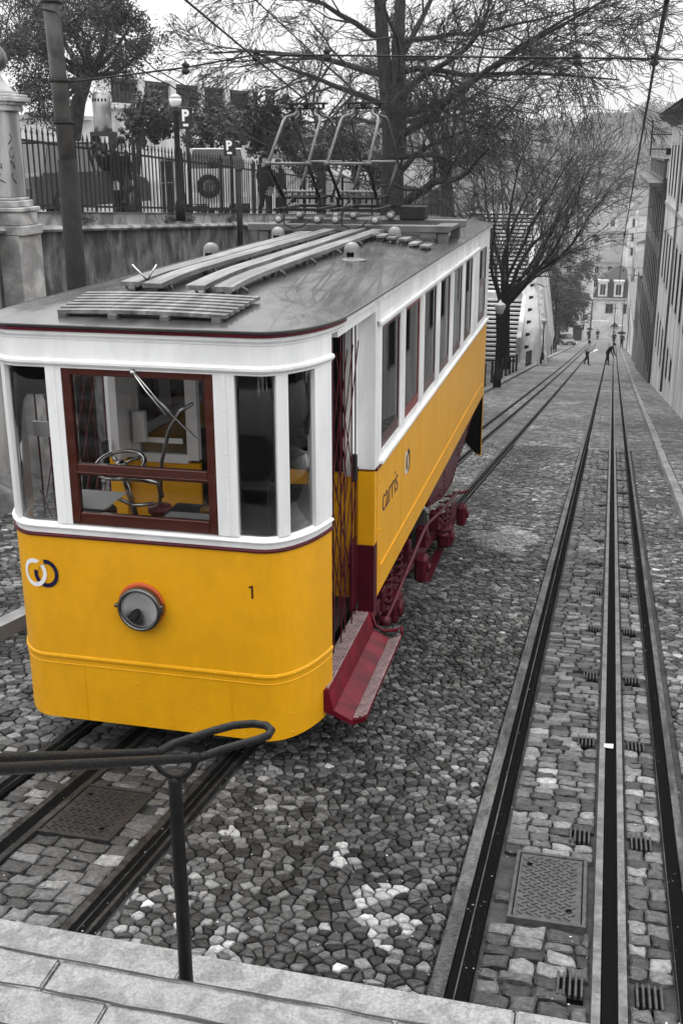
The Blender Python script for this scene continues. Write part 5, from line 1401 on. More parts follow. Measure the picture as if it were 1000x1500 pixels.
# T1: the big old tree standing on the plaza beyond the pantographs
YT = 39
b1 = at(574, 330, y=YT); b1.z = pz(YT)
def P1(px, py, y=YT): return at(px, py, y=y)
trunk = [([b1-Vector((0,0,.3)), P1(575, 250), P1(572, 180), P1(563, 100), P1(556, 0), P1(552, -120)], [.46, .37, .31, .24, .2, .14]),
         ([P1(577, 230), P1(584, 150), P1(583, 60), P1(590, -60)], [.42, .30, .22, .12])]
L1 = []
def limb(fr, to, y0, y1, r_, k=1.0):
    a = at(*fr, y=y0); b = at(*to, y=y1); L1.append((a, (b-a), (b-a).length*k, r_*.72))
limb((590, 300), (790, 175), YT, 35, .24); limb((580, 200), (800, 60), YT, 34, .20); limb((572, 150), (760, -60), YT, 37, .18)
limb((575, 110), (900, 20), YT, 36, .17, 1.0); limb((583, 100), (700, -120), YT, 42, .15); limb((570, 160), (380, 60), YT, 36, .17); limb((565, 110), (300, 70), YT, 38, .18)
limb((562, 60), (340, -60), YT, 36, .15); limb((560, 20), (470, -140), YT, 34, .14); limb((590, 230), (720, 230), YT, 42, .15); limb((585, 120), (640, -80), YT, 33, .13); limb((575, 190), (470, 150), YT, 43, .12); limb((580, 170), (850, 110), YT, 33, .17)
limb((583, 60), (860, -60), YT, 38, .14); limb((588, 250), (690, 130), YT, 37, .14); limb((578, 215), (500, 60), YT, 41, .12); limb((585, 180), (740, 130), YT, 44, .13); limb((575, 90), (680, 20), YT, 35, .12)
bare_tree('huge bare old tree with a thick double trunk beyond the pantographs', b1, L1, trunk, dict(CFG, minr=.009, nc=[6, 8, 6, 5, 3], droop=[0, .008, -.004, -.02, -.03, -.02], up=[.1, .02, 0, -.02, -.05]), 5)
# T3 behind it, filling between
b3_ = at(655, 335, y=56); b3_.z = pz(56); L1 = []
trunk = [([b3_-Vector((0,0,.4)), at(655, 290, y=56), at(650, 230, y=56)], [.4, .33, .26])]
for to in ((560, 120), (640, 60), (720, 90), (790, 150), (600, 190), (720, 210), (670, 130)): limb((653, 250), to, 56, R.uniform(52, 60), .18)
bare_tree('bare tree standing between the huge tree and the street tree', b3_, L1, trunk, dict(CFG, minr=.012), 4)
# T2: multi-stemmed street tree on the left pavement
b2_ = gat(735, 543); b2_.z += .1; L1 = []; Y2 = b2_.y
trunk = [([b2_-Vector((0,0,.3)), at(736, 500, y=Y2), at(736, 455, y=Y2), at(738, 430, y=Y2)], [.50, .42, .44, .34])]
for fr, to, dy, r_ in (((740, 448), (860, 325), -5, .24), ((745, 440), (905, 290), -1, .2), ((745, 436), (850, 345), 5, .16), ((738, 440), (850, 250), 0, .22), ((740, 435), (800, 200), 3, .2), ((736, 430), (750, 190), 2, .2), ((732, 440), (690, 260), -2, .17), ((736, 432), (765, 330), -4, .14), ((742, 440), (880, 250), 3, .2), ((745, 436), (835, 375), 1, .14), ((733, 445), (700, 330), 4, .15), ((738, 430), (830, 180), -3, .17), ((738, 435), (715, 210), 5, .16), ((740, 440), (860, 310), 6, .17)):
    limb(fr, to, Y2, Y2+dy, r_, 1.0)
bare_tree('dark bare street tree with many fanning stems by the flight of steps', b2_, L1, trunk, dict(CFG, minr=.014, droop=[0, .02, .01, -.01, -.03, -.02], nc=[6, 8, 6, 4, 3], ang=[(25, 60), (18, 45), (18, 45), (16, 45), (14, 45)]), 4, bark=mat('dark_bark', .010, .9, var=.5, vscale=5, bump=.8, bscale=15))
# bare tree far left
b4_ = at(-30, 300, y=44); b4_.z = pz(44); L1 = []
trunk = [([b4_-Vector((0,0,.4)), at(-20, 150, y=44), at(-5, 60, y=44)], [.4, .3, .2])]
for to in ((70, -40), (30, 20), (90, 30), (-20, -60), (60, 80), (120, 0)): limb((-8, 90), to, 44, R.uniform(41, 47), .16)
bare_tree('pale bare tree at the far left behind the evergreen', b4_, L1, trunk, dict(CFG, minr=.012), 4)
b5_ = at(470, 300, y=52); b5_.z = pz(52); L1 = []
trunk = [([b5_-Vector((0,0,.4)), at(470, 240, y=52), at(468, 190, y=52)], [.25, .2, .16])]
for to in ((400, 150), (440, 90), (500, 110), (530, 160), (470, 130), (380, 190)): limb((468, 200), to, 52, R.uniform(49, 55), .12)
bare_tree('slim bare tree seen straight behind the pantographs', b5_, L1, trunk, dict(CFG, minr=.012), 4)

def leafy(label, base, trunk, clumps, nleaf, size, cfg=None, name='leafy_tree', m=None):
    o = thing(name, label, 'tree', base); tr = MB(off=base)
    for pts, rs in trunk: tr.tube(pts, rs, 8, cap=False)
    top = trunk[0][0][-1]
    for c, r_ in clumps:
        c = Vector(c); a = Vector(top); mid = a.lerp(c, .5)+rv(r_*.15); tr.tube([a, mid, c], [trunk[0][1][-1]*.7, trunk[0][1][-1]*.4, .02], 5, cap=False)
        for k in range(5): tr.tube([c.lerp(mid, .3), c+rv(r_*.5)], [.02, .006], 3, cap=False)
    tr.build('trunk', BARK, o, fix=False)
    q = MB(off=base); tot = sum(r_**2 for _, r_ in clumps)
    for c, r_ in clumps:
        c = Vector(c); subs = [c+rv(r_*.5) for _ in range(14)]
        for _ in range(int(nleaf*r_**2/tot)):
            s_ = R.choice(subs); p = s_+rv(r_*.2)
            u = rv().normalized(); v = u.orthogonal().normalized(); w_ = size*R.uniform(.6, 1.4)
            q.add([p-u*w_, p+v*w_*.45, p+u*w_, p-v*w_*.45], [(0,1,2,3)])
    q.build('crown', m or LEAF, o, fix=False)
    return o
# big evergreen left
be = at(108, 305, y=31); be.z = pz(31)
cl = [(at(px, py, y=31+R.uniform(-2, 2)), r_) for px, py, r_ in ((30, 110, .8), (60, 60, .9), (100, 35, .9), (150, 25, .9), (190, 40, .8), (215, 70, .6), (130, 80, .9), (80, 120, .8), (45, 150, .6), (175, 90, .6), (85, 160, .6), (190, 105, .4), (20, 60, .5), (165, 0, .7), (60, 10, .7))]
leafy('big dark evergreen spreading over the fence at the upper left', be, [([be-Vector((0,0,.2)), at(104, 220, y=31), at(115, 150, y=31), at(128, 115, y=31)], [.32, .26, .22, .16])], cl, 30000, .042)
def small_tree(label, px, y, pyb, crown, n=2600, size=.06, r0=.09):
    b = at(px, pyb, y=y); b.z = pz(y)
    cl = [(at(a, b_, y=y+R.uniform(-.8, .8)), r_) for a, b_, r_ in crown]
    t = at(px+2, crown[0][1]+18, y=y)
    leafy(label, b, [([b, at(px-1, (pyb+crown[0][1])/2+20, y=y), t], [r0, r0*.8, r0*.6])], cl, n, size, name='street_tree')
small_tree('small leafy tree beside the silver column', 203, 26, 300, ((208, 170, .40), (190, 165, .28), (228, 165, .42), (245, 185, .3), (200, 195, .26), (218, 145, .35), (232, 200, .28)))
small_tree('small leafy tree with the parking sign beside it', 309, 29, 300, ((305, 185, .5), (280, 170, .4), (330, 175, .45), (345, 195, .3), (290, 205, .35), (315, 160, .4), (275, 195, .3), (330, 205, .3)))
small_tree('round leafy tree further along the plaza', 392, 38, 290, ((392, 190, .8), (360, 180, .7), (420, 195, .7), (405, 165, .6), (375, 210, .5), (430, 215, .5)), 4200, .08)
small_tree('dim leafy tree behind the pantograph arms', 520, 46, 300, ((520, 230, 1.0), (480, 225, .9), (550, 245, .8), (500, 205, .8), (450, 240, .7)), 4200, .09)
# evergreens down the street, left
def bush(label, px, py, y, rr, n, size, zb=None):
    c = at(px, py, y=y); b = Vector((c.x, c.y, gz(y)+.1))
    cl = [(c+Vector((R.uniform(-1, 1)*rr, R.uniform(-1, 1)*rr*.6, R.uniform(-1, 1)*rr*1.1)), rr*.5) for _ in range(9)]
    leafy(label, b, [([b, c], [.2, .12])], cl, n, size, name='shrub_tree')
bush('tall dark shrub tree behind the parked cars', 815, 440, 128, 2.6, 6500, .16)
bush('dark evergreen between the white wall and the corner block', 822, 415, 150, 3.2, 7000, .16)

# ------------------------------------------------------------------ stair street beyond the tree
SY = 82.0; SX1 = at(757, 470, y=SY).x; SX0 = SX1-5.5
sb = gz(SY)+.1
fs_ = thing('flight_of_steps', 'long steep flight of striped stone steps behind the street tree', 'steps', (SX1-2, SY, sb))
mt_ = MB(off=fs_.location); mr_ = MB(off=fs_.location); z = sb; y = SY
for i in range(34):
    if i == 14:
        mt_.box(SX0, SX1, y, y+1.4, z+.0, z+.50); y += 1.4; z += .50
    mt_.box(SX0, SX1, y-.03, y+.42, z+.15, z+.28); mr_.box(SX0, SX1, y+.06, y+.5, z-.2, z+.149); y += .42; z += .28
mt_.build('treads', mat('pale_tread', .5, .8, var=.2, vscale=2), fs_); mr_.build('risers', GROOVE, fs_)
ZT = z; YE = y
wl = thing('sloping_wall', 'white sloping parapet wall with a row of dark slots beside the flight of steps', 'wall', (SX1+.5, SY, sb))
WP = mat('old_whitewash', .55, .85, var=.25, vscale=.8, stain=.45, sscale=.5, streak=(1,1,.4), bump=.4, bscale=4)
q = MB(off=wl.location); q.prism([(SX1+.02, SY-.3, sb-.3), (SX1+.02, YE, sb-.3), (SX1+.02, YE, ZT+1.1), (SX1+.02, SY-.3, sb+1.9)], (.35, 0, 0)); q.build('parapet', WP, wl)
xr = at(798, 515, y=SY).x; xt = at(777, 375, y=SY+6).x
q = MB(off=wl.location); q.add([(SX1+.371, SY-.6, sb-.3), (xr, SY-1.0, sb-.3), (xt, SY+8, ZT+.6), (SX1+.371, SY+8, ZT+.8), (SX1+.371, YE, sb-.3), (xr, YE, sb-.3), (xt, YE, ZT+.6), (SX1+.371, YE, ZT+.8)], [(0,1,2,3),(4,7,6,5),(0,3,7,4),(1,5,6,2),(3,2,6,7),(0,4,5,1)]); q.build('buttress', WP, wl)
q = MB(off=wl.location)
for i in range(11):
    t = .12+.075*i; zc = sb-.3+(ZT+1.0-sb)*t; yc = SY-.6+8.6*t; xc = SX1+.75; q.bar((xc, yc-.09, zc-.22), (xc, yc-.09+.08, zc+.22), .30, .10, (0,1,0))
q.build('slots', GROOVE, wl)
q = MB(off=wl.location)
q.bar((xr+.05, SY-1.1, sb+.0), (xt+.05, SY+7.9, ZT+.9), .35, .35); q.build('edge_coping', STONE, wl)

# ------------------------------------------------------------------ street furniture
def street_lamp(x, y, z, h, label, group='white headed lamps down the left pavement'):
    o = thing('street_lamp', label, 'street lamp', (x, y, z), group=group)
    q = MB(); q.lathe((0,0,0), [(.19,0),(.19,.5),(.15,.6),(.13,.9),(.09,1.0),(.06,1.1),(.05,h-.7),(.08,h-.66),(.04,h-.6),(.10,h-.55)], 10); q.build('post', IRON, o)
    q = MB(); q.lathe((0,0,h-.56), [(.13,0),(.24,.30),(.25,.34)], 6); q.build('lantern', mat('frosted_glass', .75, .4), o)
    q = MB(); q.lathe((0,0,h-.22), [(.26,.0),(.20,.08),(.06,.18),(.04,.24),(0,.28)], 6); q.build('cap', mat('lamp_cap', .5, .5), o)
    return o
g = gat(727, 570); l0 = street_lamp(g.x, g.y, g.z+.1, 3.85, 'white lamp nearest the tram rear corner')
for px, py, hpx, lab in ((793, 535, 468, 'white lamp standing against the sloping white wall'), (812, 512, 468, 'white lamp beside the parked cars'), (830, 498, 458, 'white lamp furthest down by the round sign')):
    g = gat(px, py); hh = at(px, hpx, y=g.y).z-g.z
    c = copy_tree(l0, (g.x, g.y, g.z+.1), lab); c.scale = (hh/3.85,)*3
# bollards
bo = thing('bollard', '', 'bollard', (0,0,0), group='dark bollards along the left kerb'); q = MB(); q.lathe((0,0,0), [(.085,0),(.085,.08),(.065,.10),(.06,.92),(.075,.94),(.07,1.0),(.0,1.03)], 10); q.build('post', IRON, bo)
q = MB(); q.lathe((0,0,.78), [(.0605,0),(.066,.02),(.066,.06),(.0605,.08)], 10); q.build('collar', DARKG, bo)
BL = [(46.0, 'beside the rear corner of the tram'), (49.3, 'just past the nearest white lamp'), (52.6, 'third from the tram'), (57.5, 'first of the group before the tree'), (60, 'second of the group before the tree'), (62.3, 'third of the group before the tree'), (64.6, 'fourth of the group before the tree'), (67, 'last of the group before the tree'),
      (75.5, 'first of the group below the white wall'), (77.5, 'second of the group below the white wall'), (79.5, 'third of the group below the white wall'), (83, 'fourth of the group below the white wall'), (85, 'last of the group below the white wall'),
      (94, 'first of the far group by the cars'), (97, 'second of the far group by the cars'), (100, 'third of the far group by the cars'), (103, 'fourth of the far group by the cars'), (107, 'fifth of the far group by the cars'), (111, 'sixth of the far group by the cars'), (115, 'last of the far group by the cars')]
for i, (y, lab) in enumerate(BL):
    loc = (kL(y)-.45, y, gz(y)+.11); s = 'dark kerbside bollard, '+lab
    if i == 0: bo.location = loc; bo['label'] = s
    else: copy_tree(bo, loc, s)
# utility poles at the bottom
for px, py, top, r_, lab in ((918, 515, 395, .17, 'tall dark pole at the right pavement near the street bottom'), (863, 496, 440, .14, 'dark pole beside the corner block'), (897, 500, 446, .08, 'thin pole before the white wall, left one'), (909, 498, 440, .08, 'thin pole before the white wall, right one')):
    g = gat(px, py); zt = at(px, top, y=g.y).z; o = thing('utility_pole', lab, 'pole', g); q = MB(off=g); q.tube([g, (g.x, g.y, zt)], [r_, r_*.7], 8); q.build('shaft', IRON, o)
    q = MB(off=g); q.lathe((g.x, g.y, zt-.1), [(r_*.9,0),(r_*1.2,.1),(0,.3)], 8); q.bar((g.x-.5, g.y, zt-.6), (g.x+.5, g.y, zt-.6), .08, .08); q.build('cross_arm', IRON, o)
    if px == 918: q = MB(off=g); q.tube([(g.x-.12, g.y-.2, zt-3), (g.x-.12, g.y-.2, zt+6.5)], .14, 8); q.build('pale_mast', FRM, o)
# round sign
g = gat(829, 500); o = thing('round_sign', 'round pale traffic sign by the furthest white lamp', 'sign', g); q = MB(off=g); q.tube([g, g+Vector((0,0,3.6))], .05, 6); q.build('post', IRON, o)
q = MB(off=g); q.lathe(g+Vector((0,-.06,3.5)), [(.55,0),(.55,.04)], 20, (0,-1,0)); q.build('disc', mat('sign_face', .5, .5), o)
g = gat(846, 500); q = MB(off=g); q.bbox(g.x-.9, g.x+.5, g.y, g.y+1.5, g.z-.2, g.z+2.2, .1); q.bbox(g.x-1.5, g.x+.3, g.y-.3, g.y+.2, g.z+2.21, g.z+2.6, .05); tag(q.build('street_kiosk', DARKG), 'small dark kiosk at the corner by the pale block', 'kiosk')

# plaza furniture
def pl(px, y, py=300): v = at(px, py, y=y); return Vector((v.x, y, pz(y)))
g = pl(159, 30); o = thing('advertising_column', 'silver cylinder topped information column behind the fence', 'column', g)
q = MB(off=g); zt = at(151, 132, y=30).z; zm = at(151, 193, y=30).z
q.lathe((g.x, g.y, zm), [(.25,0),(.25,zt-zm-.12),(.20,zt-zm-.04),(.0,zt-zm)], 28); cy = q.build('silver_drum', mat('brushed_silver', .42, .3, .8, var=.1, streak=(1,1,.1)), o)
q = MB(off=g)
for k in range(6): a = math.radians(-150+k*22); q.bar((g.x+.253*math.cos(a), g.y+.253*math.sin(a), zt-.30), (g.x+.253*math.cos(a), g.y+.253*math.sin(a), zt-.22), .05, .01, (math.cos(a), math.sin(a), 0))
q.build('marking', IRON, cy)
q = MB(off=g); q.bbox(g.x-.30, g.x-.24, g.y-.25, g.y+.25, g.z, zm, .01); q.bbox(g.x+.24, g.x+.30, g.y-.25, g.y+.25, g.z, zm, .01); q.bbox(g.x-.235, g.x+.235, g.y-.25, g.y+.25, zm-.12, zm-.002, .01); q.build('frame', DARKG, o)
q = MB(off=g); q.bbox(g.x-.235, g.x+.235, g.y-.2, g.y+.2, g.z+.02, zm-.9, .01); q.build('panel', mat('pale_panel', .5, .5), o)
q = MB(off=g); q.bbox(g.x-.15, g.x+.15, g.y-.215, g.y-.1, zm-.8, zm-.3, .01); q.build('telephone', DARKG, o)
# globe lamp
g = pl(264, 19.5); o = thing('globe_lamp', 'black lamp post with a frosted globe just behind the fence', 'street lamp', g); zt = at(260, 157, y=19.5).z
q = MB(off=g); q.lathe(g, [(.09,0),(.09,.3),(.055,.4),(.05,zt-g.z-.15),(.08,zt-g.z-.1),(.06,zt-g.z)], 12); q.build('post', IRON, o)
q = MB(off=g); q.lathe((g.x, g.y, zt), [(.05,0),(.08,.03),(.108,.1),(.108,.14)], 20); gl = q.build('globe', MATS['frosted_glass'], o)
q = MB(off=g); q.lathe((g.x, g.y, zt+.141), [(.108,0),(.09,.045),(.045,.075),(0,.08)], 20); q.build('cap', mat('lamp_cap_pale', .4, .5), o)
# parking signs
def psign(px, py, y, w, h, label, letter='P'):
    c = at(px, py, y=y); g = Vector((c.x, y, pz(y))); o = thing('parking_sign', label, 'sign', g)
    q = MB(off=g); q.tube([g, (g.x, y+.03, c.z+h/2)], .035, 8); q.build('post', IRON, o)
    q = MB(off=g); q.bbox(c.x-w/2, c.x+w/2, y-.05, y-.01, c.z-h/2, c.z+h/2, .01); p_ = q.build('board', mat('sign_dark', .03, .4), o)
    mtx = Matrix.Translation(Vector((c.x-w*.28, y-.056, c.z-h*.12))-g) @ Matrix(((1,0,0,0),(0,0,-1,0),(0,1,0,0),(0,0,0,1)))
    text_mesh(letter, h*.72, 'letter', INKW, p_, mtx, off=.012)
    q = MB(off=g); q.box(c.x-w*.2, c.x+w*.2, y-.056, y-.051, c.z-h*.38, c.z-h*.26); q.build('bar_mark', INKW, p_)
psign(273, 173, 23.5, .30, .44, 'dark parking sign with a white P behind the globe lamp')
psign(337, 216, 25.5, .29, .38, 'dark parking sign with a white P right of the small tree')
# buildings round the plaza
WB_ = mat('plaza_white', .60, .85, var=.15, vscale=1.2, stain=.35, sscale=.8)
A_ = at(150, 118, y=42); B_ = at(378, 152, y=56); zt = (A_.z+B_.z)/2+.4
Uv = Vector((B_.x-A_.x, B_.y-A_.y)); Wd = Uv.length; Uv.normalize(); Nv = (Uv.y, -Uv.x)
if Nv[1] > 0: Nv = (-Nv[0], -Nv[1])
o = thing('balustrade_building', 'white building with a balustraded roof across the plaza', 'building', (A_.x, A_.y, pz(A_.y)))
ops = []
k = 1.0
while k < Wd-2: ops.append((k, k+1.4, pz(50)-.3, pz(50)+2.5)); k += 3.1
q = MB(off=o.location); facade(q, (A_.x, A_.y), tuple(Uv), Nv, Wd, -5, zt-1.0, ops); q.build('wall', WB_, o, fix=False)
for p in ops: window(o, (A_.x, A_.y), tuple(Uv), Nv, *p, name='arch_window')
q = MB(off=o.location); k = 0
while k < Wd:
    obox(q, (A_.x, A_.y), tuple(Uv), Nv, k, k+.5, -.3, .05, zt-.999, zt+.05); k += 2.6
q.build('parapet_pier', WB_, o)
q = MB(off=o.location); obox(q, (A_.x, A_.y), tuple(Uv), Nv, 0, Wd, -.25, 0, zt-.2, zt-.05); k = .6
while k < Wd: obox(q, (A_.x, A_.y), tuple(Uv), Nv, k, k+.14, -.2, -.06, zt-.999, zt-.201); k += .3
q.build('balustrade', mat('grille_dark', .05, .7), o)
q = MB(off=o.location); obox(q, (A_.x, A_.y), tuple(Uv), Nv, -.2, Wd+.2, 0.001, .25, zt-1.2, zt-1.0); q.build('cornice', WB_, o)
A_ = at(-60, 172, y=36); B_ = at(133, 160, y=41); o = thing('block_wall', 'white block wall behind the parked car on the plaza', 'wall', (A_.x, A_.y, pz(36)))
Uv = Vector((B_.x-A_.x, B_.y-A_.y)); Wd = Uv.length; Uv.normalize(); Nv = (Uv.y, -Uv.x); q = MB(off=o.location); obox(q, (A_.x, A_.y), tuple(Uv), Nv, 0, Wd, -.4, 0, -4, A_.z); q.build('wall_face', WB_, o)
q = MB(off=o.location); obox(q, (A_.x, A_.y), tuple(Uv), Nv, -.1, Wd+.1, -.5, .1, A_.z+.001, A_.z+.14); q.build('coping', STONE, o)
A_ = at(370, 232, y=62); B_ = at(610, 262, y=70); o = thing('low_white_building', 'low pale building glimpsed behind the pantographs', 'building', (A_.x, A_.y, pz(60)))
q = MB(off=o.location); q.prism([(A_.x, A_.y, -8), (B_.x, B_.y, -8), (B_.x, B_.y, A_.z), (A_.x, A_.y, A_.z)], (0, 5, 0)); q.build('wall', WB_, o); q = MB(off=o.location); q.prism([(A_.x-.3, A_.y-.3, A_.z+.001), (B_.x+.3, B_.y-.3, A_.z+.001), (B_.x+.3, B_.y-.3, A_.z+.3), (A_.x-.3, A_.y-.3, A_.z+.3)], (0, 5.6, 0)); q.build('roof', TILE, o)

# ------------------------------------------------------------------ vehicles
CARG = mat('car_glass', .012, .08, spec=.7)
CARG.node_tree.nodes['Principled BSDF'].inputs['Specular IOR Level'].default_value = .9
PAINT = lambda nm, c: mat(nm, c, .3, .1, coat=.6)
def car(label, loc, rz, Lg, Wc, H, paint, prof, glass_prof, wheel_r=.31, jeep=False, cat='car', name='parked_car'):
    o = thing(name, label, cat, loc, rz); h = Wc/2
    bm = bmesh.new()
    def loft(prof, hw_low, hw_top, zt, mname, m, nm):
        q = MB(); n = len(prof); secs = ((-1, .93), (-.97, 1), (.97, 1), (1, .93)); vs = []; fs = []
        for s, k in secs:
            for x, z in prof:
                w_ = hw_low+(hw_top-hw_low)*max(0, min(1, (z-zt[0])/(zt[1]-zt[0]))); vs.append((s*w_, x*k if abs(s) == 1 else x, z if abs(s) != 1 else z*.985+.01))
        for j in range(3):
            for i in range(n): fs.append((j*n+i, j*n+(i+1) % n, (j+1)*n+(i+1) % n, (j+1)*n+i))
        fs += [tuple(range(n)), tuple(3*n+i for i in range(n-1, -1, -1))]; q.add(vs, fs); return q.build(nm, m, o)
    loft(prof, h, h*.96, (.3, .9), '', paint, 'body')
    loft(glass_prof, h*.94, h*.76, (.85, H), '', CARG, 'windows')
    q = MB(); top = max(z for _, z in glass_prof); xs_ = [x for x, z in glass_prof if z > top-.06]; q.bbox(-h*.77, h*.77, min(xs_), max(xs_), top-.012, top+.035, .02)
    for s in (-1, 1):
        gp_ = [p for p in glass_prof]
        for x, z in (gp_[0], gp_[-1]): 
            t = min(xs_) if x < 0 else max(xs_); q.bar((s*h*.945, x, z), (s*h*.77, t, top), .05, .05)
        q.bar((s*h*.95, 0, .88), (s*h*.775, 0, top), .05, .03)
    q.build('roof', paint, o)
    for sx in (-1, 1):
        for y_ in (-Lg*.31, Lg*.31):
            q = MB(); q.lathe((sx*(h-.19), y_, wheel_r), [(wheel_r*.5,0),(wheel_r,.01),(wheel_r,.18),(wheel_r*.75,.20),(wheel_r*.7,.19)], 20, (sx,0,0)); w_ = q.build('wheel', mat('tyre', .018, .8), o)
            q = MB(); q.lathe((sx*(h-.005), y_, wheel_r), [(wheel_r*.64,0),(wheel_r*.6,.012),(wheel_r*.2,.006),(0,.02)], 14, (sx,0,0)); q.build('rim', STEEL, w_)
    for s in (-1, 1):
        q = MB(); q.bbox(s*h*.72-.14, s*h*.72+.14, -Lg/2-.015, -Lg/2+.06, .58, .72, .02); q.build('headlight', mat('lamp_glass', .6, .15), o)
        q = MB(); q.bbox(s*h*.78-.09, s*h*.78+.09, Lg/2-.06, Lg/2+.015, .62, .86, .02); q.build('tail_light', mat('lamp_dark', .1, .2), o)
    q = MB(); q.bbox(-.26, .26, -Lg/2-.02, -Lg/2-.0, .36, .47, .005); q.build('number_plate', mat('plate_white', .6, .5), o)
    q = MB(); q.bbox(-h*.9, h*.9, -Lg/2-.012, -Lg/2+.1, .28, .40, .03); q.bbox(-h*.9, h*.9, Lg/2-.1, Lg/2+.012, .28, .42, .03); q.build('bumper', DARKG, o)
    if jeep:
        q = MB(); q.lathe((-.25, -Lg/2-.03, .88), [(.12,.0),(.29,.01),(.29,.17),(.23,.19),(.19,.16)], 22, (0,-1,0)); sp_ = q.build('spare_wheel', MATS['tyre'], o)
        q = MB(); q.lathe((-.25, -Lg/2-.18, .88), [(.18,0),(.16,.01),(.1,.02),(0,.03)], 14, (0,-1,0)); q.build('rim', STEEL, sp_)
        for k in range(6): pass
    return o
hatch = [(-2.0,.28),(2.0,.28),(2.0,.86),(1.75,.92),(-1.05,.92),(-1.85,.76),(-2.0,.62)]
hglass = [(1.72,.90),(1.35,1.42),(-.25,1.44),(-1.05,.90)][::-1]
# near dark car behind fence (seen broadside/rear)
v = at(80, 300, y=20.5)
car('dark estate car parked behind the fence at the far left', (v.x, 20.9, pz(20.9)), math.radians(172), 4.0, 1.72, 1.44, PAINT('paint_dark', .05), hatch, hglass)
v = at(306, 300, y=28.5); jp = [(-1.7,.45),(1.7,.45),(1.7,1.0),(.6,1.25),(-1.7,1.3)]; jg = [(.62,1.24),(.45,1.72),(-1.62,1.75),(-1.68,1.29)][::-1]
car('pale off-road car with a spare wheel on its back behind the fence', (v.x, 28.8, pz(28.8)), math.radians(25), 3.4, 1.62, 1.75, PAINT('paint_pale', .5), jp, jg, .36, True, 'jeep', 'off_road_car')
g = gat(826, 505); car('dark hatchback parked nose down beyond the bollards', (g.x+.2, 150, gz(150)+.12), math.radians(20), 4.0, 1.7, 1.44, PAINT('paint_mid', .05), hatch, hglass)
o = car('grey car parked behind the far bollards nearest us', (-7.2, 124, gz(124)+.12), math.radians(8), 4.0, 1.7, 1.44, PAINT('paint_grey', .12), hatch, hglass)
car('dark car parked uphill of the two, half hidden by the wall', (-8.6, 136, gz(136)+.12), math.radians(30), 4.0, 1.7, 1.44, MATS['paint_dark'], hatch, hglass)

# ------------------------------------------------------------------ people
def skinned(name, joints, edges, mats, parent=None, loc=(0,0,0), rz=0, scale=1.0, classify=None):
    me = bpy.data.meshes.new(name); keys = list(joints); me.from_pydata([joints[k][0] for k in keys], [(keys.index(a), keys.index(b)) for a, b in edges], [])
    o = bpy.data.objects.new(name, me); COL.objects.link(o)
    sk = o.modifiers.new('Skin', 'SKIN'); o.modifiers.new('Sub', 'SUBSURF').levels = 2
    for i, k in enumerate(keys):
        r_ = joints[k][1]; r_ = r_ if isinstance(r_, tuple) else (r_, r_); o.data.skin_vertices[0].data[i].radius = r_
    o.data.skin_vertices[0].data[keys.index('pelvis')].use_root = True
    dg = bpy.context.evaluated_depsgraph_get(); dg.update()
    m2 = bpy.data.meshes.new_from_object(o.evaluated_get(dg)); bpy.data.objects.remove(o)
    m2.name = name; m2.materials.clear()
    for q in mats: m2.materials.append(q)
    for p in m2.polygons:
        c = p.center; best = min(keys, key=lambda k: (Vector(joints[k][0])-c).length); p.material_index = classify(best, c); p.use_smooth = True
    ob = bpy.data.objects.new(name, m2); COL.objects.link(ob); return ob
SKIN = mat('skin', (.30,.29,.285), .6); HAIR = mat('hair', .015, .7); BLK = mat('cloth_black', .012, .85, var=.4, vscale=8); GRY = mat('cloth_grey', .09, .85, var=.3, vscale=8); WHT = mat('cloth_white', .68, .8, var=.1); SHOE = mat('shoe', .015, .5); DK2 = mat('cloth_dark', .03, .85, var=.3, vscale=8)
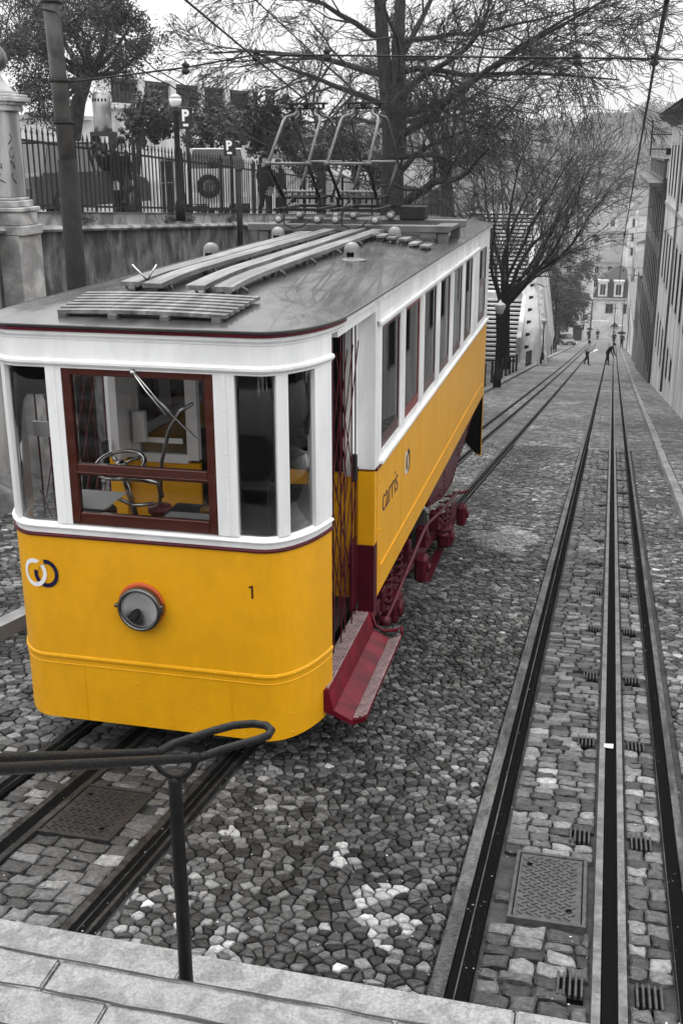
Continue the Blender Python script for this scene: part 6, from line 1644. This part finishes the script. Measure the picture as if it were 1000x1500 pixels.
def pose(lean=0, turn=0, lf=(0,0), rf=(0,0), lh=None, rh=None, headn=0, sit=False):
    """joints for a 1.74 m figure facing -Y; lf/rf = foot offsets (forward, lift)"""
    J = {}
    hip = Vector((0, 0, .95 if not sit else .48))
    def up(h, f=0): # point above pelvis along leaned spine
        a = math.radians(lean); return hip+Vector((0, -math.sin(a)*h-f, math.cos(a)*h))
    J['pelvis'] = (hip, (.15, .11)); J['waist'] = (up(.18), (.14, .10)); J['chest'] = (up(.38), (.17, .12)); J['neck'] = (up(.56), .065)
    hd = math.radians(lean*.75+headn); n_ = up(.56)
    J['skull'] = (n_+Vector((0, -math.sin(hd)*.10-.01, math.cos(hd)*.10)), (.082, .095)); J['crown_'] = (n_+Vector((0, -math.sin(hd)*.20-.01, math.cos(hd)*.20)), (.080, .098)); J['chin'] = (n_+Vector((0, -math.sin(hd)*.06-.07*math.cos(hd), math.cos(hd)*.06-.02)), .045)
    for s, nm, ft, hn in ((-1, 'L', lf, lh), (1, 'R', rf, rh)):
        J['hip'+nm] = (hip+Vector((s*.09, 0, -.06)), .105)
        if sit: kn = hip+Vector((s*.12, -.42, .0)); an = Vector((s*.12, -.45-ft[0], .08)) 
        else:
            an = Vector((s*.10, -ft[0], .08+ft[1])); kn = (hip+Vector((s*.09, 0, -.06))).lerp(an, .5)+Vector((0, -.03-abs(ft[0])*.12-ft[1]*.4, 0))
        J['knee'+nm] = (kn, .068); J['ank'+nm] = (an, .045); J['toe'+nm] = (an+Vector((s*.02, -.17, -.045)), (.045, .035))
        sh_ = up(.50)+Vector((s*.19, 0, 0)); J['sh'+nm] = (sh_, .062)
        hnd = Vector(hn) if hn else sh_+Vector((s*.06, -.03-math.sin(math.radians(lean))*.1, -.56))
        el = sh_.lerp(hnd, .5)+Vector((s*.05, .05, -.03)); J['el'+nm] = (el, .045); J['wr'+nm] = (hnd, .032); d_ = (hnd-el).normalized(); J['palm'+nm] = (hnd+d_*.06, (.04, .025))
        for i, (f_, l_) in enumerate(((-1.5,.075),(-.5,.085),(.5,.08),(1.5,.065))): J['fin%d%s' % (i, nm)] = (hnd+d_*(.08+l_*.8)+Vector((f_*.016, -.01, -.0)), .009)
        J['thumb'+nm] = (hnd+d_*.08+Vector((-s*.045, -.02, 0)), .011)
    return J
def edges():
    E = [('pelvis','waist'),('waist','chest'),('chest','neck'),('neck','skull'),('skull','crown_'),('skull','chin')]
    for n_ in 'LR': E += [('pelvis','hip'+n_),('hip'+n_,'knee'+n_),('knee'+n_,'ank'+n_),('ank'+n_,'toe'+n_),('chest','sh'+n_),('sh'+n_,'el'+n_),('el'+n_,'wr'+n_),('wr'+n_,'palm'+n_),('palm'+n_,'thumb'+n_)]+[('palm'+n_,'fin%d%s' % (i, n_)) for i in range(4)]
    return E
def person(label, loc, rz, J, top, legs, coat=False, hair=HAIR, hat=None, group=None):
    if not coat:
        for k in list(J):
            if k in ('pelvis','waist','chest') or k[:2] in ('hi','sh','el','kn'): r_ = J[k][1]; J[k] = (J[k][0], tuple(v*1.12 for v in r_) if isinstance(r_, tuple) else r_*1.18)
    if coat:
        for k in list(J):
            if k in ('pelvis','waist','chest') or k[:2] in ('hi','sh','el','kn'): r_ = J[k][1]; J[k] = (J[k][0], tuple(v*1.28 for v in r_) if isinstance(r_, tuple) else r_*1.3)
    def cls(k, c):
        if k.startswith(('skull','crown_','chin','neck')): return 0
        if k.startswith(('palm','fin','thumb')): return 0
        if k.startswith(('wr',)): return 0 if not coat else 1
        if k.startswith(('knee','ank','hip')): return 2 if not (coat and k.startswith('hip')) else 1
        if k.startswith('toe'): return 3
        if k == 'pelvis' and not coat: return 2
        return 1
    b = skinned('person', J, edges(), [SKIN, top, legs, SHOE], classify=cls); b.location = loc; b.rotation_euler = (0,0,rz); b.scale = (1.06,)*3; tag(b, label, 'person', group)
    c = J['crown_'][0]; q = MB(); q.lathe((0,0,0), [(.088,-.05),(.10,0),(.095,.05),(.07,.09),(.03,.108),(0,.11)], 14); h_ = q.build('hair', hair, b); h_.location = Vector(c)+Vector((0,.018,.0))
    q = MB(); f0 = Vector(J['skull'][0])
    for s in (-1, 1): q.lathe(f0+Vector((s*.032, -.088, .055)), [(.010,0),(.006,.006),(0,.008)], 8, (0,-1,0)); q.lathe(f0+Vector((s*.083, 0, .03)), [(.012,-.02),(.022,0),(.012,.02)], 8, (0,0,1))
    q.bar(f0+Vector((-.022,-.088,-.012)), f0+Vector((.022,-.088,-.012)), .006, .006); q.add([f0+Vector((-.012,-.086,.02)), f0+Vector((.012,-.086,.02)), f0+Vector((0,-.112,.02)), f0+Vector((0,-.086,.06))], [(0,2,3),(2,1,3),(0,1,2)]); q.build('face', DK2, b)
    return b
def umbrella(label, loc):
    o = thing('umbrella', label, 'umbrella', loc); q = MB(); q.tube([(0,0,0), (0,0,.95)], .012, 6); q.build('shaft', IRON, o)
    q = MB(); q.lathe((0,0,.62), [(.60,0),(.59,.012),(.5,.11),(.34,.20),(.16,.26),(0,.285)], 10, smooth=False); q.build('canopy', BLK, o)
g = gat(858, 535)
person('person in a white shirt and dark trousers stepping across the track with a board', (g.x, g.y, g.z), math.radians(75), pose(6, 0, (.18,0), (-.22,.05), lh=(-.12,-.42,1.05), rh=(.2,-.40,1.08), headn=15), WHT, BLK)
q = MB(off=(g.x+.42, g.y-.25, g.z+1.05)); q.prism([(g.x+.20, g.y-.42, g.z+.98), (g.x+.72, g.y-.25, g.z+1.22), (g.x+.78, g.y-.25, g.z+1.18), (g.x+.26, g.y-.42, g.z+.93)], (0, .25, .06)); tag(q.build('clipboard', mat('paper', .8, .8)), 'pale board held by the person in the white shirt', 'board')
g = gat(888, 534)
person('person in dark clothes bending forward over the right-hand track', (g.x, g.y, g.z), math.radians(70), pose(36, 0, (.14,0), (-.16,0), lh=(-.2,-.52,.72), rh=(.2,-.55,.70), headn=20), BLK, BLK, coat=True)
g = gat(898, 505); person('person in a dark coat walking behind the bending person', (g.x, g.y, g.z), math.radians(180), pose(4, 0, (.2,0), (-.2,.03)), BLK, BLK, coat=True)
g = gat(909, 511); person('person in a dark coat under an umbrella on the right pavement', (g.x, g.y, g.z+.1), math.radians(180), pose(3, 0, (.18,0), (-.18,.03), rh=(.12,-.22,1.25)), DK2, DK2, coat=True)
umbrella('open dark umbrella over the person on the right pavement', (g.x-.1, g.y+.2, g.z+1.3))
g = gat(874, 498); person('person in black standing alone before the white wall', (g.x, g.y, g.z), 0.3, pose(2, 0, (.05,0), (-.05,0)), BLK, BLK, coat=True)
g = gat(861, 499); person('person in dark clothes under an umbrella by the pale block', (g.x, g.y, g.z), .2, pose(3, 0, (.1,0), (-.1,0), rh=(.12,-.25,1.25)), BLK, BLK, coat=True)
umbrella('open dark umbrella over the person by the pale block', (g.x+.1, g.y-.25, g.z+1.3))
for px, y, rz, lab, top, sc, kw in ((173, 21.5, 1.2, 'person in black leaning forward behind the fence near the column', BLK, .9, dict(lean=18)), (388, 31, 2.6, 'person in a long dark coat behind the fence right of the short post', BLK, 1.0, dict(lean=3)), (413, 33, -.6, 'person sitting behind the fence beside the long coat', DK2, .95, dict(lean=12)), (326, 33, .4, 'person half hidden behind the pale off-road car', GRY, .95, dict(lean=5))):
    v = pl(px, y); b = person(lab, v, rz, pose(kw['lean'], 0, (.12,0), (-.12,0)), top, BLK, coat=True); b.scale = (sc,)*3
# building behind the camera closing the stairs (seen only in reflections)
# haze: one even volume round everything
q = MB(); q.box(-420, 420, -60, 860, -75, 70); hz_ = q.build('haze', None); struct(hz_, 'stuff')
hm = bpy.data.materials.new('haze'); hm.use_nodes = True; hn = hm.node_tree; hn.nodes.remove(hn.nodes['Principled BSDF'])
pv = hn.nodes.new('ShaderNodeVolumePrincipled'); pv.inputs['Color'].default_value = (.9, .9, .9, 1); pv.inputs['Density'].default_value = .00045; pv.inputs['Anisotropy'].default_value = .3
hn.links.new(pv.outputs[0], hn.nodes['Material Output'].inputs['Volume']); hz_.data.materials.clear(); hz_.data.materials.append(hm)
# ------------------------------------------------------------------ light
w = bpy.data.worlds.new('World'); SC.world = w; w.use_nodes = True
nt = w.node_tree; N = nt.nodes; L = nt.links
bg = N['Background']
EL, AZ = math.radians(58), math.radians(-35)
sk = N.new('ShaderNodeTexSky'); sk.sky_type = 'NISHITA'; sk.sun_disc = False; sk.sun_elevation = EL; sk.sun_rotation = AZ; sk.dust_density = 4; sk.air_density = 1
bw = N.new('ShaderNodeRGBToBW'); L.new(sk.outputs[0], bw.inputs[0])
tc = N.new('ShaderNodeTexCoord'); mp = N.new('ShaderNodeMapping'); mp.inputs['Scale'].default_value = (1, 1, 2.6); L.new(tc.outputs['Generated'], mp.inputs[0])
n = N.new('ShaderNodeTexNoise'); n.inputs['Scale'].default_value = 2.6; n.inputs['Detail'].default_value = 7; n.inputs['Roughness'].default_value = .5; L.new(mp.outputs[0], n.inputs['Vector'])
mr = N.new('ShaderNodeMapRange'); mr.inputs['From Min'].default_value = .3; mr.inputs['From Max'].default_value = .7; mr.inputs['To Min'].default_value = 7.4; mr.inputs['To Max'].default_value = 9.8; L.new(n.outputs['Fac'], mr.inputs['Value'])
mx = N.new('ShaderNodeMix'); mx.data_type = 'FLOAT'; mx.inputs[0].default_value = .88; L.new(bw.outputs[0], mx.inputs[2]); L.new(mr.outputs[0], mx.inputs[3])
sp = N.new('ShaderNodeSeparateXYZ'); L.new(tc.outputs['Generated'], sp.inputs[0])
zr_ = N.new('ShaderNodeMapRange'); zr_.inputs['From Min'].default_value = .05; zr_.inputs['From Max'].default_value = 1; zr_.inputs['To Min'].default_value = .74; zr_.inputs['To Max'].default_value = 2.7; L.new(sp.outputs[2], zr_.inputs['Value'])
zz = N.new('ShaderNodeMath'); zz.operation = 'MULTIPLY'; L.new(mx.outputs[0], zz.inputs[0]); L.new(zr_.outputs[0], zz.inputs[1])
cc = N.new('ShaderNodeCombineColor'); [L.new(zz.outputs[0], cc.inputs[i]) for i in range(3)]
L.new(cc.outputs[0], bg.inputs['Color']); bg.inputs['Strength'].default_value = .115
sd = bpy.data.lights.new('sun', 'SUN'); sd.energy = .9; sd.angle = math.radians(18); sd.color = (1, 1, 1)
so = bpy.data.objects.new('sun', sd); COL.objects.link(so)
# sun direction: from azimuth AZ (clockwise from +Y) at elevation EL
dirv = Vector((math.sin(AZ)*math.cos(EL), math.cos(AZ)*math.cos(EL), math.sin(EL)))
so.rotation_euler = dirv.to_track_quat('Z', 'Y').to_euler(); so.location = dirv*50
SC.view_settings.view_transform = 'Standard'; SC.view_settings.look = 'None'; SC.view_settings.exposure = 0.42; SC.view_settings.gamma = 1
SC.render.engine = 'CYCLES'; SC.cycles.max_bounces = 6; SC.cycles.transparent_max_bounces = 16; SC.cycles.use_denoising = True
SC.cycles.caustics_reflective = False; SC.cycles.caustics_refractive = False
